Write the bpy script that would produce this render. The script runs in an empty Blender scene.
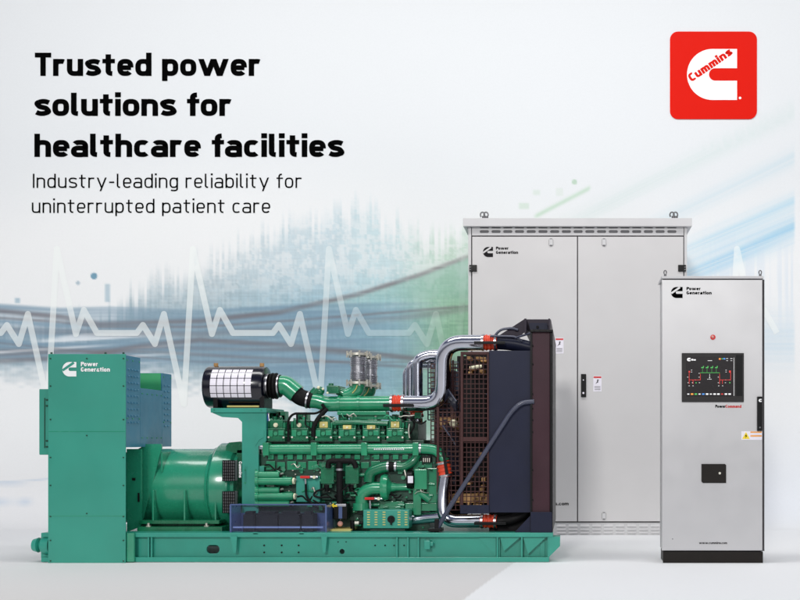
import bpy, bmesh, math, random
import numpy as np
from mathutils import Vector, Matrix
random.seed(7)
scene = bpy.context.scene
COL = scene.collection
# ------------------------------------------------------------------ scale
# one unit = 1 m. The generator's front plane is Y = 0, nine metres from the lens.
D, S, VX, H = 9.0, 115.0, 575.0, 440.0
HC = (563 - H) / S
WALL = 3.9
def k(Y): return (D + Y) / D / S
def P(px, py, Y=0.0): return Vector(((px - VX) * k(Y), Y, HC - (py - H) * k(Y)))
def lin(c):
    c = c / 255.0
    return c / 12.92 if c <= 0.04045 else ((c + 0.055) / 1.055) ** 2.4

# ------------------------------------------------------------------ materials
MATS = {}
DULL = {'plum_radiator_paint', 'navy_radiator_paint', 'brown_radiator_paint', 'navy_frame_paint', 'plinth_black', 'screen_bezel', 'screen_glass', 'black_paint', 'black_rubber', 'dark_interior', 'battery_black'}
def mat(name, rgb, rough=0.5, metal=0.0, var=0.08, scale=6.0, coat=0.0, bump=0.0, emit=0.0, alpha=1.0, rvar=0.12, stretch=(1, 1, 1)):
    m = bpy.data.materials.new(name); m.use_nodes = True
    nt = m.node_tree; n = nt.nodes; l = nt.links
    b = n['Principled BSDF']
    c = [lin(v) for v in rgb]
    tc = n.new('ShaderNodeTexCoord'); mp = n.new('ShaderNodeMapping'); mp.inputs['Scale'].default_value = stretch
    l.new(tc.outputs['Object'], mp.inputs['Vector'])
    nz = n.new('ShaderNodeTexNoise'); nz.inputs['Scale'].default_value = scale; nz.inputs['Detail'].default_value = 6
    l.new(mp.outputs['Vector'], nz.inputs['Vector'])
    rp = n.new('ShaderNodeValToRGB')
    e = rp.color_ramp.elements
    e[0].position = 0.3; e[1].position = 0.7
    e[0].color = (*[v * (1 - var) for v in c], 1); e[1].color = (*[min(1, v * (1 + var)) for v in c], 1)
    l.new(nz.outputs['Fac'], rp.inputs['Fac']); l.new(rp.outputs['Color'], b.inputs['Base Color'])
    mr = n.new('ShaderNodeMapRange'); mr.inputs['From Min'].default_value = 0.3; mr.inputs['From Max'].default_value = 0.7
    mr.inputs['To Min'].default_value = max(0.02, rough * (1 - rvar)); mr.inputs['To Max'].default_value = min(1, rough * (1 + rvar))
    nz2 = n.new('ShaderNodeTexNoise'); nz2.inputs['Scale'].default_value = scale * 3.1; nz2.inputs['Detail'].default_value = 4
    l.new(mp.outputs['Vector'], nz2.inputs['Vector'])
    l.new(nz2.outputs['Fac'], mr.inputs['Value']); l.new(mr.outputs['Result'], b.inputs['Roughness'])
    b.inputs['Metallic'].default_value = metal
    b.inputs['Coat Weight'].default_value = coat; b.inputs['Coat Roughness'].default_value = 0.12
    if bump:
        bp = n.new('ShaderNodeBump'); bp.inputs['Strength'].default_value = bump; bp.inputs['Distance'].default_value = 0.004
        l.new(nz2.outputs['Fac'], bp.inputs['Height']); l.new(bp.outputs['Normal'], b.inputs['Normal'])
    if emit:
        b.inputs['Emission Color'].default_value = (*c, 1); b.inputs['Emission Strength'].default_value = emit
    if alpha < 1: b.inputs['Alpha'].default_value = alpha
    if name in DULL: b.inputs['Specular IOR Level'].default_value = 0.22
    if 'ink' in name or name == 'sign_red': b.inputs['Specular IOR Level'].default_value = 0.05
    MATS[name] = m
    return m
G_BOX = mat('housing_green_paint', (48, 152, 132), 0.42, var=0.10, scale=1.2, coat=0.25)
G_SIDE = mat('side_blue_green_paint', (64, 128, 158), 0.45, var=0.08, scale=4, coat=0.2)
G_LID = mat('lid_green_paint', (62, 165, 105), 0.4, var=0.08, coat=0.2)
G_BASE = mat('base_green_paint', (42, 152, 132), 0.4, var=0.10, scale=3, coat=0.25, bump=0.05)
G_ALT = mat('alternator_green_paint', (40, 148, 114), 0.26, var=0.10, scale=4, coat=0.9)
G_ENG = mat('engine_green_paint', (18, 112, 76), 0.26, var=0.22, scale=9, coat=0.45, bump=0.15)
G_ENG2 = mat('engine_light_green_paint', (40, 148, 106), 0.24, var=0.15, scale=7, coat=0.8, bump=0.08)
G_DARK = mat('dark_green_paint_and_gap_shade', (10, 66, 48), 0.4, var=0.3, scale=12, coat=0.2, bump=0.2)  # dark green; on the engine it stands in for shade in gaps
CHROME = mat('polished_steel', (205, 208, 220), 0.16, metal=1, var=0.03, scale=4)
STEEL = mat('brushed_steel', (190, 190, 195), 0.3, metal=1, var=0.12, scale=14)
EYE = mat('forged_eye_steel', (110, 110, 112), 0.45, metal=0.6, var=0.15)
ZINC = mat('zinc_bolt', (215, 212, 200), 0.4, metal=0.7, var=0.1)
BRASS = mat('yellow_injector_plate', (214, 200, 120), 0.4, var=0.15)
BLACK = mat('black_paint', (12, 12, 14), 0.38, var=0.2)
FILTER = mat('filter_black_enamel', (12, 13, 28), 0.18, var=0.2, coat=0.6)
RUBBER = mat('black_rubber', (13, 12, 13), 0.65, var=0.25, scale=20)
RED = mat('red_silicone', (226, 72, 42), 0.4, var=0.12, scale=10, bump=0.1)
REDH = mat('red_handle', (214, 34, 30), 0.35)
COLUMN = mat('plum_radiator_paint', (62, 38, 46), 0.36, var=0.2, scale=1.6)
RUST = mat('brown_radiator_paint', (72, 43, 42), 0.42, var=0.18, scale=3)
NAVY = mat('navy_radiator_paint', (30, 34, 56), 0.4, var=0.12, scale=2.5)
NAVY2 = mat('navy_frame_paint', (46, 38, 52), 0.4, var=0.2, scale=2)
DARKIN = mat('dark_interior', (14, 11, 14), 0.6, var=0.3)
SLATE = mat('slate_brace_paint', (62, 66, 86), 0.38, coat=0.3)
TAN = mat('tan_pulley', (196, 150, 92), 0.45, var=0.2)
WHITE = mat('white_lettering', (250, 250, 250), 0.5, var=0.0)
LABELW = mat('white_decal', (240, 236, 246), 0.3, var=0.02)
GREY = mat('cabinet_grey_paint', (208, 207, 208), 0.5, var=0.02, scale=3)
GREY_D = mat('cabinet_door_paint', (208, 206, 206), 0.48, var=0.025, scale=1.5)
GREY2 = mat('control_cabinet_paint', (198, 197, 198), 0.32, metal=0.5, var=0.03, scale=1.5)
GAP = mat('dark_grey_and_gap_shade', (62, 60, 62), 0.7)  # dark grey, also the painted shade of door gaps and cabinet edge
SLOT = mat('vent_shadow_grey', (120, 120, 122), 0.7)
INK = mat('black_ink', (2, 2, 2), 0.9, var=0.0)
INK2 = mat('dark_grey_ink', (36, 34, 36), 0.6, var=0.0)
PLINTH = mat('plinth_black', (28, 23, 20), 0.45, var=0.15)
BEZEL = mat('screen_bezel', (48, 46, 46), 0.4)
SCREEN = mat('screen_glass', (34, 30, 32), 0.25, emit=0.15)
SC_R = mat('screen_red', (200, 50, 44), 0.5, emit=0.6)
SC_G = mat('screen_green', (70, 165, 80), 0.5, emit=0.6)
SC_W = mat('screen_white', (225, 225, 225), 0.5, emit=0.6)
SC_Y = mat('screen_amber', (235, 150, 60), 0.5, emit=0.6)
SC_B = mat('screen_blue', (70, 130, 200), 0.5, emit=0.6)
YELLOW = mat('warning_yellow', (246, 216, 40), 0.5)
ORANGE = mat('warning_orange', (240, 160, 60), 0.5)
LOGORED = mat('sign_red', (226, 28, 14), 0.45, var=0.0)
TRAYBLUE = mat('tray_blue_panel', (72, 92, 140), 0.3, var=0.1, coat=0.4)
def clear_mat():
    m = bpy.data.materials.new('tray_clear_panel'); m.use_nodes = True
    n, l = m.node_tree.nodes, m.node_tree.links; n.remove(n['Principled BSDF'])
    t = n.new('ShaderNodeBsdfTransparent'); t.inputs['Color'].default_value = (.78, .84, .98, 1)
    g = n.new('ShaderNodeBsdfGlossy'); g.inputs['Roughness'].default_value = 0.12; g.inputs['Color'].default_value = (.75, .8, 1, 1)
    x = n.new('ShaderNodeMixShader'); x.inputs['Fac'].default_value = 0.05
    l.new(t.outputs[0], x.inputs[1]); l.new(g.outputs[0], x.inputs[2]); l.new(x.outputs[0], n['Material Output'].inputs['Surface'])
    return m
TRAYGLASS = clear_mat()
BATT = mat('battery_black', (14, 12, 15), 0.6)
BATTBAND = mat('battery_band', (150, 160, 200), 0.4)
BLUEP = mat('blue_hose', (62, 110, 205), 0.4)
PINK = mat('pink_bulb', (226, 170, 160), 0.4)
CREAM = mat('cream_cap', (236, 232, 200), 0.4)

# ------------------------------------------------------------------ mesh builder
def fil(pts, rad, n=7):
    """round the inner corners of a 3-D polyline"""
    pts = [Vector(p) for p in pts]
    out = [pts[0]]
    for i in range(1, len(pts) - 1):
        a, b, c = pts[i-1], pts[i], pts[i+1]
        r = min(rad, (a-b).length*0.49, (c-b).length*0.49)
        p0 = b + (a-b).normalized()*r; p1 = b + (c-b).normalized()*r
        for j in range(n+1):
            t = j/n
            out.append((1-t)**2*p0 + 2*t*(1-t)*b + t*t*p1)
    out.append(pts[-1])
    return out
class B:
    def __init__(s): s.bm = bmesh.new(); s.bev = False
    def hexa(s, c, bev=0.0, seg=2):
        bm = s.bm
        v = [bm.verts.new(p) for p in c]
        fs = [bm.faces.new([v[i] for i in f]) for f in ((0,1,2,3),(7,6,5,4),(0,4,5,1),(1,5,6,2),(2,6,7,3),(3,7,4,0))]
        bmesh.ops.recalc_face_normals(bm, faces=fs)
        if bev > 0:
            s.bev = True
            es = list({e for f in fs for e in f.edges})
            bmesh.ops.bevel(bm, geom=es, offset=bev, segments=seg, profile=0.5, affect='EDGES', clamp_overlap=True)
        return s
    def box(s, x0, y0, x1, y1, Y0, Y1, bev=0.004):
        a, b = P(x0, y0, Y0), P(x1, y1, Y0)
        c = [(a.x, Y0, a.z), (b.x, Y0, a.z), (b.x, Y0, b.z), (a.x, Y0, b.z), (a.x, Y1, a.z), (b.x, Y1, a.z), (b.x, Y1, b.z), (a.x, Y1, b.z)]
        return s.hexa(c, bev)
    def prism(s, pts, Y0, Y1):
        f = [P(x, y, Y0) for x, y in pts]
        bm = s.bm
        va = [bm.verts.new(p) for p in f]; vb = [bm.verts.new((p.x, Y1, p.z)) for p in f]
        n = len(f)
        fs = [bm.faces.new(va), bm.faces.new(vb[::-1])]
        for i in range(n): fs.append(bm.faces.new((va[i], vb[i], vb[(i+1) % n], va[(i+1) % n])))
        bmesh.ops.recalc_face_normals(bm, faces=fs)
        return s
    def plate(s, outer, holes, Y0, Y1):
        bm = s.bm
        fs = []
        def loop(pts, Y):
            vs = [bm.verts.new((p.x, Y, p.z)) for p in [P(x, y, Y0) for x, y in pts]]
            return vs, [bm.edges.new((vs[i], vs[(i+1) % len(vs)])) for i in range(len(vs))]
        fl, bl = [], []
        for Y, store in ((Y0, fl), (Y1, bl)):
            es = []
            for pts in [outer] + holes:
                v, e = loop(pts, Y); store.append(v); es += e
            r = bmesh.ops.triangle_fill(bm, use_beauty=True, use_dissolve=False, edges=es)
            fs += [g for g in r['geom'] if isinstance(g, bmesh.types.BMFace)]
        for a, b in zip(fl, bl):
            for i in range(len(a)):
                j = (i+1) % len(a); fs.append(bm.faces.new((a[i], a[j], b[j], b[i])))
        bmesh.ops.recalc_face_normals(bm, faces=fs)
        return s
    def sweep(s, pts, rad, seg=14, cap=True):
        """tube through world points; rad scalar or list"""
        bm = s.bm; n = len(pts)
        rr = rad if isinstance(rad, (list, tuple)) else [rad]*n
        pts = [Vector(p) for p in pts]
        t0 = (pts[1]-pts[0]).normalized()
        up = Vector((0, 0, 1)) if abs(t0.z) < 0.9 else Vector((0, 1, 0))
        nrm = (up - t0*up.dot(t0)).normalized()
        rings = []
        pt = t0
        for i in range(n):
            a = pts[max(0, i-1)]; b = pts[min(n-1, i+1)]
            t = (b-a)
            t = t.normalized() if t.length > 1e-9 else pt
            q = pt.rotation_difference(t); nrm = q @ nrm; nrm = (nrm - t*nrm.dot(t)).normalized(); pt = t
            bi = t.cross(nrm)
            rings.append([bm.verts.new(pts[i] + (nrm*math.cos(2*math.pi*j/seg) + bi*math.sin(2*math.pi*j/seg))*rr[i]) for j in range(seg)])
        fs = []
        for i in range(n-1):
            for j in range(seg):
                fs.append(bm.faces.new((rings[i][j], rings[i][(j+1) % seg], rings[i+1][(j+1) % seg], rings[i+1][j])))
        if cap: fs += [bm.faces.new(rings[0][::-1]), bm.faces.new(rings[-1])]
        bmesh.ops.recalc_face_normals(bm, faces=fs)
        return s
    def tube(s, pts, rpx, bend=0.1, seg=14):
        w = [P(*p) for p in pts]
        return s.sweep(fil(w, bend) if len(w) > 2 else w, rpx*k(pts[0][2]), seg)
    def cyl(s, p0, p1, rpx, seg=24):
        a, b = P(*p0), P(*p1)
        return s.sweep([a, b], rpx*k(p0[2]), seg)
    def turn(s, y, Y, prof, seg=40, axis='x', x=None):
        """solid of revolution along x (prof = [(px, r_px)]) or along z (prof = [(py, r_px)] about column x)"""
        if axis == 'x': pts = [P(p, y, Y) for p, r in prof]
        else: pts = [P(x, p, Y) for p, r in prof]
        # separate duplicates so steps stay sharp
        o = []
        for i, p in enumerate(pts):
            q = p.copy()
            if i and (q - o[-1]).length < 1e-6: q = q + (Vector((1e-4, 0, 0)) if axis == 'x' else Vector((0, 0, -1e-4)))
            o.append(q)
        dirv = (o[-1]-o[0]).normalized()
        bm = s.bm; rings = []
        u = Vector((0, 1, 0)); w = dirv.cross(u)
        for p, (_, r) in zip(o, prof):
            R = r*k(Y)
            rings.append([bm.verts.new(p + (u*math.cos(2*math.pi*j/seg) + w*math.sin(2*math.pi*j/seg))*R) for j in range(seg)])
        fs = []
        for i in range(len(rings)-1):
            for j in range(seg): fs.append(bm.faces.new((rings[i][j], rings[i][(j+1) % seg], rings[i+1][(j+1) % seg], rings[i+1][j])))
        fs += [bm.faces.new(rings[0][::-1]), bm.faces.new(rings[-1])]
        bmesh.ops.recalc_face_normals(bm, faces=fs)
        return s
    def disc(s, px, py, rpx, Y0, Y1, seg=20): return s.cyl((px, py, Y0), ((px-VX)*k(Y0)/k(Y1)+VX, (py-H)*k(Y0)/k(Y1)+H, Y1), rpx, seg)
    def bolt(s, px, py, Y, r=0.8): return s.disc(px, py, r, Y-0.008, Y+0.002, 6)
    def ball(s, px, py, Y, rpx):
        bmesh.ops.create_uvsphere(s.bm, u_segments=16, v_segments=10, radius=rpx*k(Y), matrix=Matrix.Translation(P(px, py, Y)))
        return s
    def sheet(s, polys, Y, z0=0.0, dz=0.0):
        for i, pl in enumerate(polys):
            yy = Y - z0 - dz*i
            vs = [s.bm.verts.new((p.x, yy, p.z)) for p in [P(x, y, Y) for x, y in pl]]
            f = s.bm.faces.new(vs); f.normal_update()
            if f.normal.y > 0: f.normal_flip()
        return s
ORIG = {}
SPLIT = {'stiffener', 'gusset', 'bolts', 'studs', 'screws', 'barrel_rib', 'anchor_bolt', 'clamp', 'cap_nut', 'lifting_stud', 'lifting_eye', 'corner_post', 'hinge', 'tray_leg', 'tab',
         'retaining_bar', 'rail_bracket', 'panel_seam', 'flange', 'casting', 'recess_shade', 'latch', 'latch_insert', 'hinge_pin', 'end_plate', 'vent_slot', 'pump_housing', 'water_pump', 'belt_tensioner',
         'vent_line', 'filler_cap', 'lamp_cap', 'rocker_cover', 'label_stripe', 'key_lock', 'fan_belt_cover', 'fan_shroud', 'core', 'cylinder_head', 'breather_pipe', 'cover_plate', 'guard_rail', 'foot_bracket', 'strap', 'mounting_foot', 'junction_box', 'fan'}
RENAME = {'bolts': 'bolt', 'studs': 'stud', 'screws': 'screw', 'fan': 'fan_blade'}
def pieces(b):
    """separate builder contents into touching clusters"""
    bm = b.bm; bm.verts.index_update(); seen = set(); isl = []
    for v in bm.verts:
        if v in seen: continue
        st, g = [v], []; seen.add(v)
        while st:
            q = st.pop(); g.append(q)
            for e in q.link_edges:
                o = e.other_vert(q)
                if o not in seen: seen.add(o); st.append(o)
        lo = [min(x.co[i] for x in g) for i in range(3)]; hi = [max(x.co[i] for x in g) for i in range(3)]
        isl.append([g, lo, hi])
    par = list(range(len(isl)))
    def find(i):
        while par[i] != i: i = par[i]
        return i
    t = 0.0015
    for i in range(len(isl)):
        for j in range(i):
            if all(isl[i][1][a] <= isl[j][2][a]+t and isl[j][1][a] <= isl[i][2][a]+t for a in range(3)): par[find(i)] = find(j)
    groups = {}
    for i in range(len(isl)): groups.setdefault(find(i), []).append(i)
    if len(groups) == 1: return [b]
    out = []
    for gs_ in groups.values():
        n = B(); n.bev = b.bev; mp = {}
        vs = [v for i in gs_ for v in isl[i][0]]
        for v in vs: mp[v] = n.bm.verts.new(v.co)
        for f in {f for v in vs for f in v.link_faces}: n.bm.faces.new([mp[v] for v in f.verts])
        out.append(n)
    bm.free()
    return out
def obj(name, b, m, parent=None, sharp=32):
    if name in SPLIT and parent is not None:
        ps = pieces(b)
        if len(ps) > 1 or name in RENAME:
            nm = RENAME.get(name, name)
            return [obj1(nm, p, m, parent, sharp) for p in ps][0]
    return obj1(name, b, m, parent, sharp)
def obj1(name, b, m, parent=None, sharp=32):
    me = bpy.data.meshes.new(name)
    b.bm.to_mesh(me); b.bm.free()
    me.materials.append(m)
    o = bpy.data.objects.new(name, me); COL.objects.link(o)
    if parent is not None:
        org = ORIG[parent.name]; ORIG[o.name] = org
        me.transform(Matrix.Translation(-org)); o.parent = parent
    else:
        xs = [v.co for v in me.vertices]
        org = Vector((sum(v.x for v in xs)/len(xs), sum(v.y for v in xs)/len(xs), min(v.z for v in xs)))
        me.transform(Matrix.Translation(-org)); o.location = org; ORIG[o.name] = org
    me.polygons.foreach_set('use_smooth', [True]*len(me.polygons))
    me.set_sharp_from_angle(angle=math.radians(sharp))
    if b.bev:
        wn = o.modifiers.new('weighted_normal', 'WEIGHTED_NORMAL'); wn.keep_sharp = True; wn.weight = 100
    return o
def thing(name, loc, label, cat, group=None):
    o = bpy.data.objects.new(name, None); COL.objects.link(o)
    o.location = loc; ORIG[o.name] = Vector(loc); o.empty_display_size = 0.2
    o['label'] = label; o['category'] = cat
    if group: o['group'] = group
    return o

# ------------------------------------------------------------------ flat lettering: a stroke alphabet
def ribbon(pts, w):
    """non-overlapping polygons of a stroke: inner corners mitred, outer corners rounded"""
    raw_ = [Vector((p[0], p[1])) for p in pts]; pts = raw_[:1]
    for p in raw_[1:]:
        if (p-pts[-1]).length > 1e-5: pts.append(p)
    h = w/2; n = len(pts); polys = []
    d = [(pts[i+1]-pts[i]).normalized() for i in range(n-1)]
    nr = [Vector((-v.y, v.x)) for v in d]
    L = [[None, None] for _ in range(n-1)]; R = [[None, None] for _ in range(n-1)]
    L[0][0] = pts[0]+nr[0]*h; R[0][0] = pts[0]-nr[0]*h
    L[-1][1] = pts[-1]+nr[-1]*h; R[-1][1] = pts[-1]-nr[-1]*h
    for i in range(1, n-1):
        a, b = nr[i-1], nr[i]
        cr = d[i-1].x*d[i].y - d[i-1].y*d[i].x
        m = a+b
        if m.length < 1e-4: m = a.copy()
        m.normalize(); ml = h/max(0.08, m.dot(a))
        lim = min((pts[i]-pts[i-1]).length, (pts[i+1]-pts[i]).length)
        ml = min(ml, math.hypot(lim, h))
        if cr > 0: inner = pts[i]+m*ml; sgn = -1
        else: inner = pts[i]-m*ml; sgn = 1
        a0 = pts[i]+a*h*sgn; b0 = pts[i]+b*h*sgn
        ang = a.angle(b)
        steps = max(1, int(ang/0.25))
        arc = []
        for j in range(steps+1):
            t = j/steps
            v = Matrix.Rotation(-sgn*ang*t, 2) @ (a*sgn) if True else a
            arc.append(pts[i]+v*h)
        arc[-1] = b0
        if ang > 0.02: polys.append([inner]+arc)
        if sgn == -1:
            L[i-1][1] = inner; L[i][0] = inner; R[i-1][1] = a0; R[i][0] = b0
        else:
            R[i-1][1] = inner; R[i][0] = inner; L[i-1][1] = a0; L[i][0] = b0
    for i in range(n-1): polys.append([L[i][0], L[i][1], R[i][1], R[i][0]])
    return [[(p.x, p.y) for p in q] for q in polys]
def arcp(cx, cy, rx, ry, a0, a1, n=22, e=2.8):
    o = []
    for i in range(n+1):
        t = math.radians(a0+(a1-a0)*i/n); c, s_ = math.cos(t), math.sin(t)
        o.append((cx+rx*math.copysign(abs(c)**(2/e), c), cy+ry*math.copysign(abs(s_)**(2/e), s_)))
    return o
def smooth(q, n=6):
    o = []
    for i in range(len(q)-1):
        p0, p1, p2, p3 = q[max(0, i-1)], q[i], q[i+1], q[min(len(q)-1, i+2)]
        for j in range(n):
            t = j/n
            o.append(tuple(0.5*((2*p1[a])+(-p0[a]+p2[a])*t+(2*p0[a]-5*p1[a]+4*p2[a]-p3[a])*t*t+(-p0[a]+3*p1[a]-3*p2[a]+p3[a])*t**3) for a in (0, 1)))
    return o+[q[-1]]
def glyph(ch, w):
    """(strokes, raw polygons, advance) with cap height 1"""
    h = w/2; X = 0.73; W = 0.46+w*0.75; cx, cy = W/2, X/2; rx, ry = W/2-h, X/2-h
    gap = 0.14 if w < 0.12 else 0.07
    st, raw, adv = [], [], W
    ay = X-h-min(rx, 0.24)
    arch = lambda x0, x1: [(x0, ay-0.10)] + arcp((x0+x1)/2, ay, (x1-x0)/2, X-h-ay, 180, 0, 16) + [(x1, 0)]
    para = lambda x0, y0, x1, y1, ww: [(x0-ww/2, y0), (x0+ww/2, y0), (x1+ww/2, y1), (x1-ww/2, y1)]
    if ch == ' ': return [], [], 0.33 if w > .12 else .34
    if ch == 'o': st = [arcp(cx, cy, rx, ry, 0, 363, 44)]
    elif ch == 'n': st = [[(h, 0), (h, X)], arch(h, W-h)]
    elif ch == 'h': st = [[(h, 0), (h, 1.0)], arch(h, W-h)]
    elif ch == 'm':
        W2 = W*0.88; st = [[(h, 0), (h, X)], arch(h, W2-h), [(p[0]+W2-w, p[1]) for p in arch(h, W2-h)]]; adv = 2*W2-w
    elif ch == 'u':
        by = h+min(rx, 0.24)
        st = [[(W-h, X), (W-h, 0)], [(h, X)] + arcp(cx, by, rx, by-h, 180, 360, 16) + [(W-h, by+0.10)]]
    elif ch == 'r':
        st = [[(h, 0), (h, X)], [(h, ay-0.10)] + arcp(h+rx*0.95, ay, rx*0.95, X-h-ay, 180, 62, 12)]; adv = W*0.74
    elif ch == 'd': st = [arcp(cx, cy, rx, ry, 0, 363, 44), [(W-h, 0), (W-h, 1.0)]]
    elif ch == 'b': st = [arcp(cx, cy, rx, ry, 0, 363, 44), [(h, 0), (h, 1.0)]]
    elif ch == 'p': st = [arcp(cx, cy, rx, ry, 0, 363, 44), [(h, -0.22), (h, X)]]
    elif ch == 'g':
        st = [arcp(cx, cy, rx, ry, 0, 363, 44), [(W-h, X), (W-h, -0.02)] + arcp(cx, -0.02, rx, 0.21-h, 360, 225, 12)]
    elif ch == 'c': st = [arcp(cx, cy, rx, ry, 48, 312, 34)]; adv = W*0.93
    elif ch == 'e':
        st = [arcp(cx, cy, rx, ry, 0, 318, 40), [(h, cy-0.01), (W-h*0.9, cy-0.01)]]
    elif ch == 'a':
        b = 0.225 if w < .12 else 0.25
        st = [[(W-h, 0), (W-h, X*0.62)] + arcp(cx, X-h-0.2, rx, 0.2, 0, 145, 14), arcp(cx-0.01, b-.012, rx+0.01, b-h, 0, 360, 36)]
    elif ch == 's':
        a = .055+w*.12; q = [(W-h*.75, X-h-.055), (W*.70, X-h-.012), (W/2, X-h), (h+a, X-h-.03), (h, X*.735), (h+a, X*.565), (W/2, X*.505), (W-h-a, X*.445), (W-h, X*.265), (W-h-a, h+.03), (W/2, h), (W*.29, h+.012), (h*.7, h+.06)]
        st = [smooth(q)]; adv = W*0.96
    elif ch == 't':
        x = 0.12+h; st = [[(x, 0.93), (x, 0.24)] + arcp(x+0.22-h*0.5, 0.24, 0.22-h*0.5, 0.24-h, 180, 268, 10)]; raw = [[(0, X), (x+0.25, X), (x+0.25, X-w*0.9), (0, X-w*0.9)]]; adv = x+0.27
    elif ch == 'f':
        x = 0.11+h; st = [[(x, 0), (x, 0.77)] + arcp(x+0.22-h*0.5, 0.77, 0.22-h*0.5, 0.24-h, 180, 92, 10)]; raw = [[(0, X), (x+0.24, X), (x+0.24, X-w*0.9), (0, X-w*0.9)]]; adv = x+0.22
    elif ch == 'l': st = [[(h, 1.0), (h, 0.2)] + arcp(h+0.17, 0.2, 0.17, 0.2-h, 180, 268, 8)]; adv = h+0.20
    elif ch == 'i':
        st = [[(h, 0), (h, X)]]; d2 = w*1.05 if w > .12 else w*1.25
        raw = [[(h-d2/2, 1.02), (h+d2/2, 1.02), (h+d2/2, 1.02-d2), (h-d2/2, 1.02-d2)]]; adv = w
    elif ch == 'w':
        a = w*1.06; q = 0.18+w*0.27; x = a/2
        xs = [x, x+q, x+2*q, x+3*q, x+4*q]; ys = [X, 0, X, 0, X]
        raw = [para(xs[i], ys[i], xs[i+1], ys[i+1], a) for i in range(4)]; adv = xs[4]+a/2
    elif ch == 'y':
        a = w*1.06; q = 0.24+w*0.2
        raw = [para(a/2, X, a/2+q, 0, a)]; s2 = 2*q
        x0, x1 = a/2+2*q, a/2+q
        t = -0.22/(X); raw.append(para(x0, X, x1+(x0-x1)*t, -0.22, a)); adv = 2*q+a
    elif ch == '-': raw = [[(0.02, .40+h), (0.34, .40+h), (0.34, .40-h), (0.02, .40-h)]]; adv = 0.36
    elif ch == '.': raw = [[(0, w*1.2), (w*1.2, w*1.2), (w*1.2, 0), (0, 0)]]; adv = w*1.2
    elif ch == 'T': st = [[(0.31, 0), (0.31, 0.99)]]; raw = [[(0, 1), (0.62, 1), (0.62, 1-w), (0, 1-w)]]; adv = 0.62
    elif ch == 'I': st = [[(h, 0), (h, 1)]]; adv = w
    elif ch == 'C': st = [arcp(cx+.03, .5, rx+.03, .5-h, 50, 310, 34)]; adv = W-.02
    elif ch == 'G': st = [arcp(cx+.03, .5, rx+.03, .5-h, 50, 355, 36) + [(W+.06-h, .5-h*.6), (W*.55, .5-h*.6)]]; adv = W+.06
    elif ch == 'P': st = [[(h, 0), (h, 1)], [(h, 1-h), (W*.55, 1-h)] + arcp(W*.55, .72, W*.45, .28-h, 90, -90, 14) + [(h, .44+h)]]; adv = W+.02
    return st, raw, adv+gap
def text_polys(txt, x0, base, x1, cap, w, rot=0.0):
    """polygons in photo pixels for txt running from x0 to x1 on the given baseline"""
    pen = 0.0; items = []
    for ch in txt:
        st, raw, adv = glyph(ch, w)
        for s_ in st:
            items.append([[(x+pen, y) for x, y in q] for q in ribbon(s_, w)])
        for r in raw: items.append([[(x+pen, y) for x, y in r]])
        pen += adv
    sx = (x1-x0)/(pen-0.1); out = []
    for grp in items:
        out.append([[(x0+x*sx*math.cos(rot)+y*cap*math.sin(-rot)*-1*-1 if rot else x0+x*sx, base-y*cap-(x*sx*math.sin(rot) if rot else 0)) for x, y in q] for q in grp])
    if rot:
        c, s_ = math.cos(rot), math.sin(rot); out = []
        for grp in items:
            out.append([[(x0 + x*sx*c - y*cap*s_, base - (x*sx*s_ + y*cap*c)) for x, y in q] for q in grp])
    return out
def lettering(name, txt, x0, base, x1, cap, w, Y, m, parent, rot=0.0, lift=0.003):
    b = B()
    for i, grp in enumerate(text_polys(txt, x0, base, x1, cap, w, rot)):
        b.sheet(grp, Y, z0=lift + 0.00025*(i % 5))
    return obj(name, b, m, parent)
def c_outline(x0, y0, x1, y1):
    """the round-backed C with its slot"""
    hgt = y1-y0; r = hgt/2; cx, cy = x0+r, (y0+y1)/2
    o = [(x1, y0)] + [(cx+r*math.cos(math.radians(a)), cy-r*math.sin(math.radians(a))) for a in range(90, 271, 6)] + [(x1, y1)]
    sh = hgt*0.123; ix = x0+hgt*0.43+sh
    o += [(x1, cy+sh)] + [(ix+sh*math.cos(math.radians(a)), cy-sh*math.sin(math.radians(a))) for a in range(270, 89, -12)] + [(x1, cy-sh)]
    return o
def emblem(x0, y0, x1, y1, Y, m, m2, parent, lift=0.003):
    e = obj('emblem', B().sheet([c_outline(x0, y0, x1, y1)], Y, z0=lift), m, parent)
    hh = y1-y0; w = hh*0.17
    a = (x0+hh*0.02, y0+hh*0.58); b_ = (x0+hh*0.80, y0+hh*0.04)
    dx, dy = b_[0]-a[0], b_[1]-a[1]; L = math.hypot(dx, dy); nx, ny = -dy/L*w/2, dx/L*w/2
    obj('emblem_stripe', B().sheet([[(a[0]+nx, a[1]+ny), (b_[0]+nx, b_[1]+ny), (b_[0]-nx, b_[1]-ny), (a[0]-nx, a[1]-ny)]], Y, z0=lift+0.001), m2, e)
    return e
def rrect(x0, y0, x1, y1, r, n=6):
    o = []
    for cx, cy, a in ((x1-r, y0+r, -90), (x1-r, y1-r, 0), (x0+r, y1-r, 90), (x0+r, y0+r, 180)):
        for i in range(n+1):
            t = math.radians(a+90*i/n); o.append((cx+r*math.cos(t), cy+r*math.sin(t)))
    return o
def circ(cx, cy, r, n=20): return [(cx+r*math.cos(2*math.pi*i/n), cy+r*math.sin(2*math.pi*i/n)) for i in range(n)]
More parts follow.
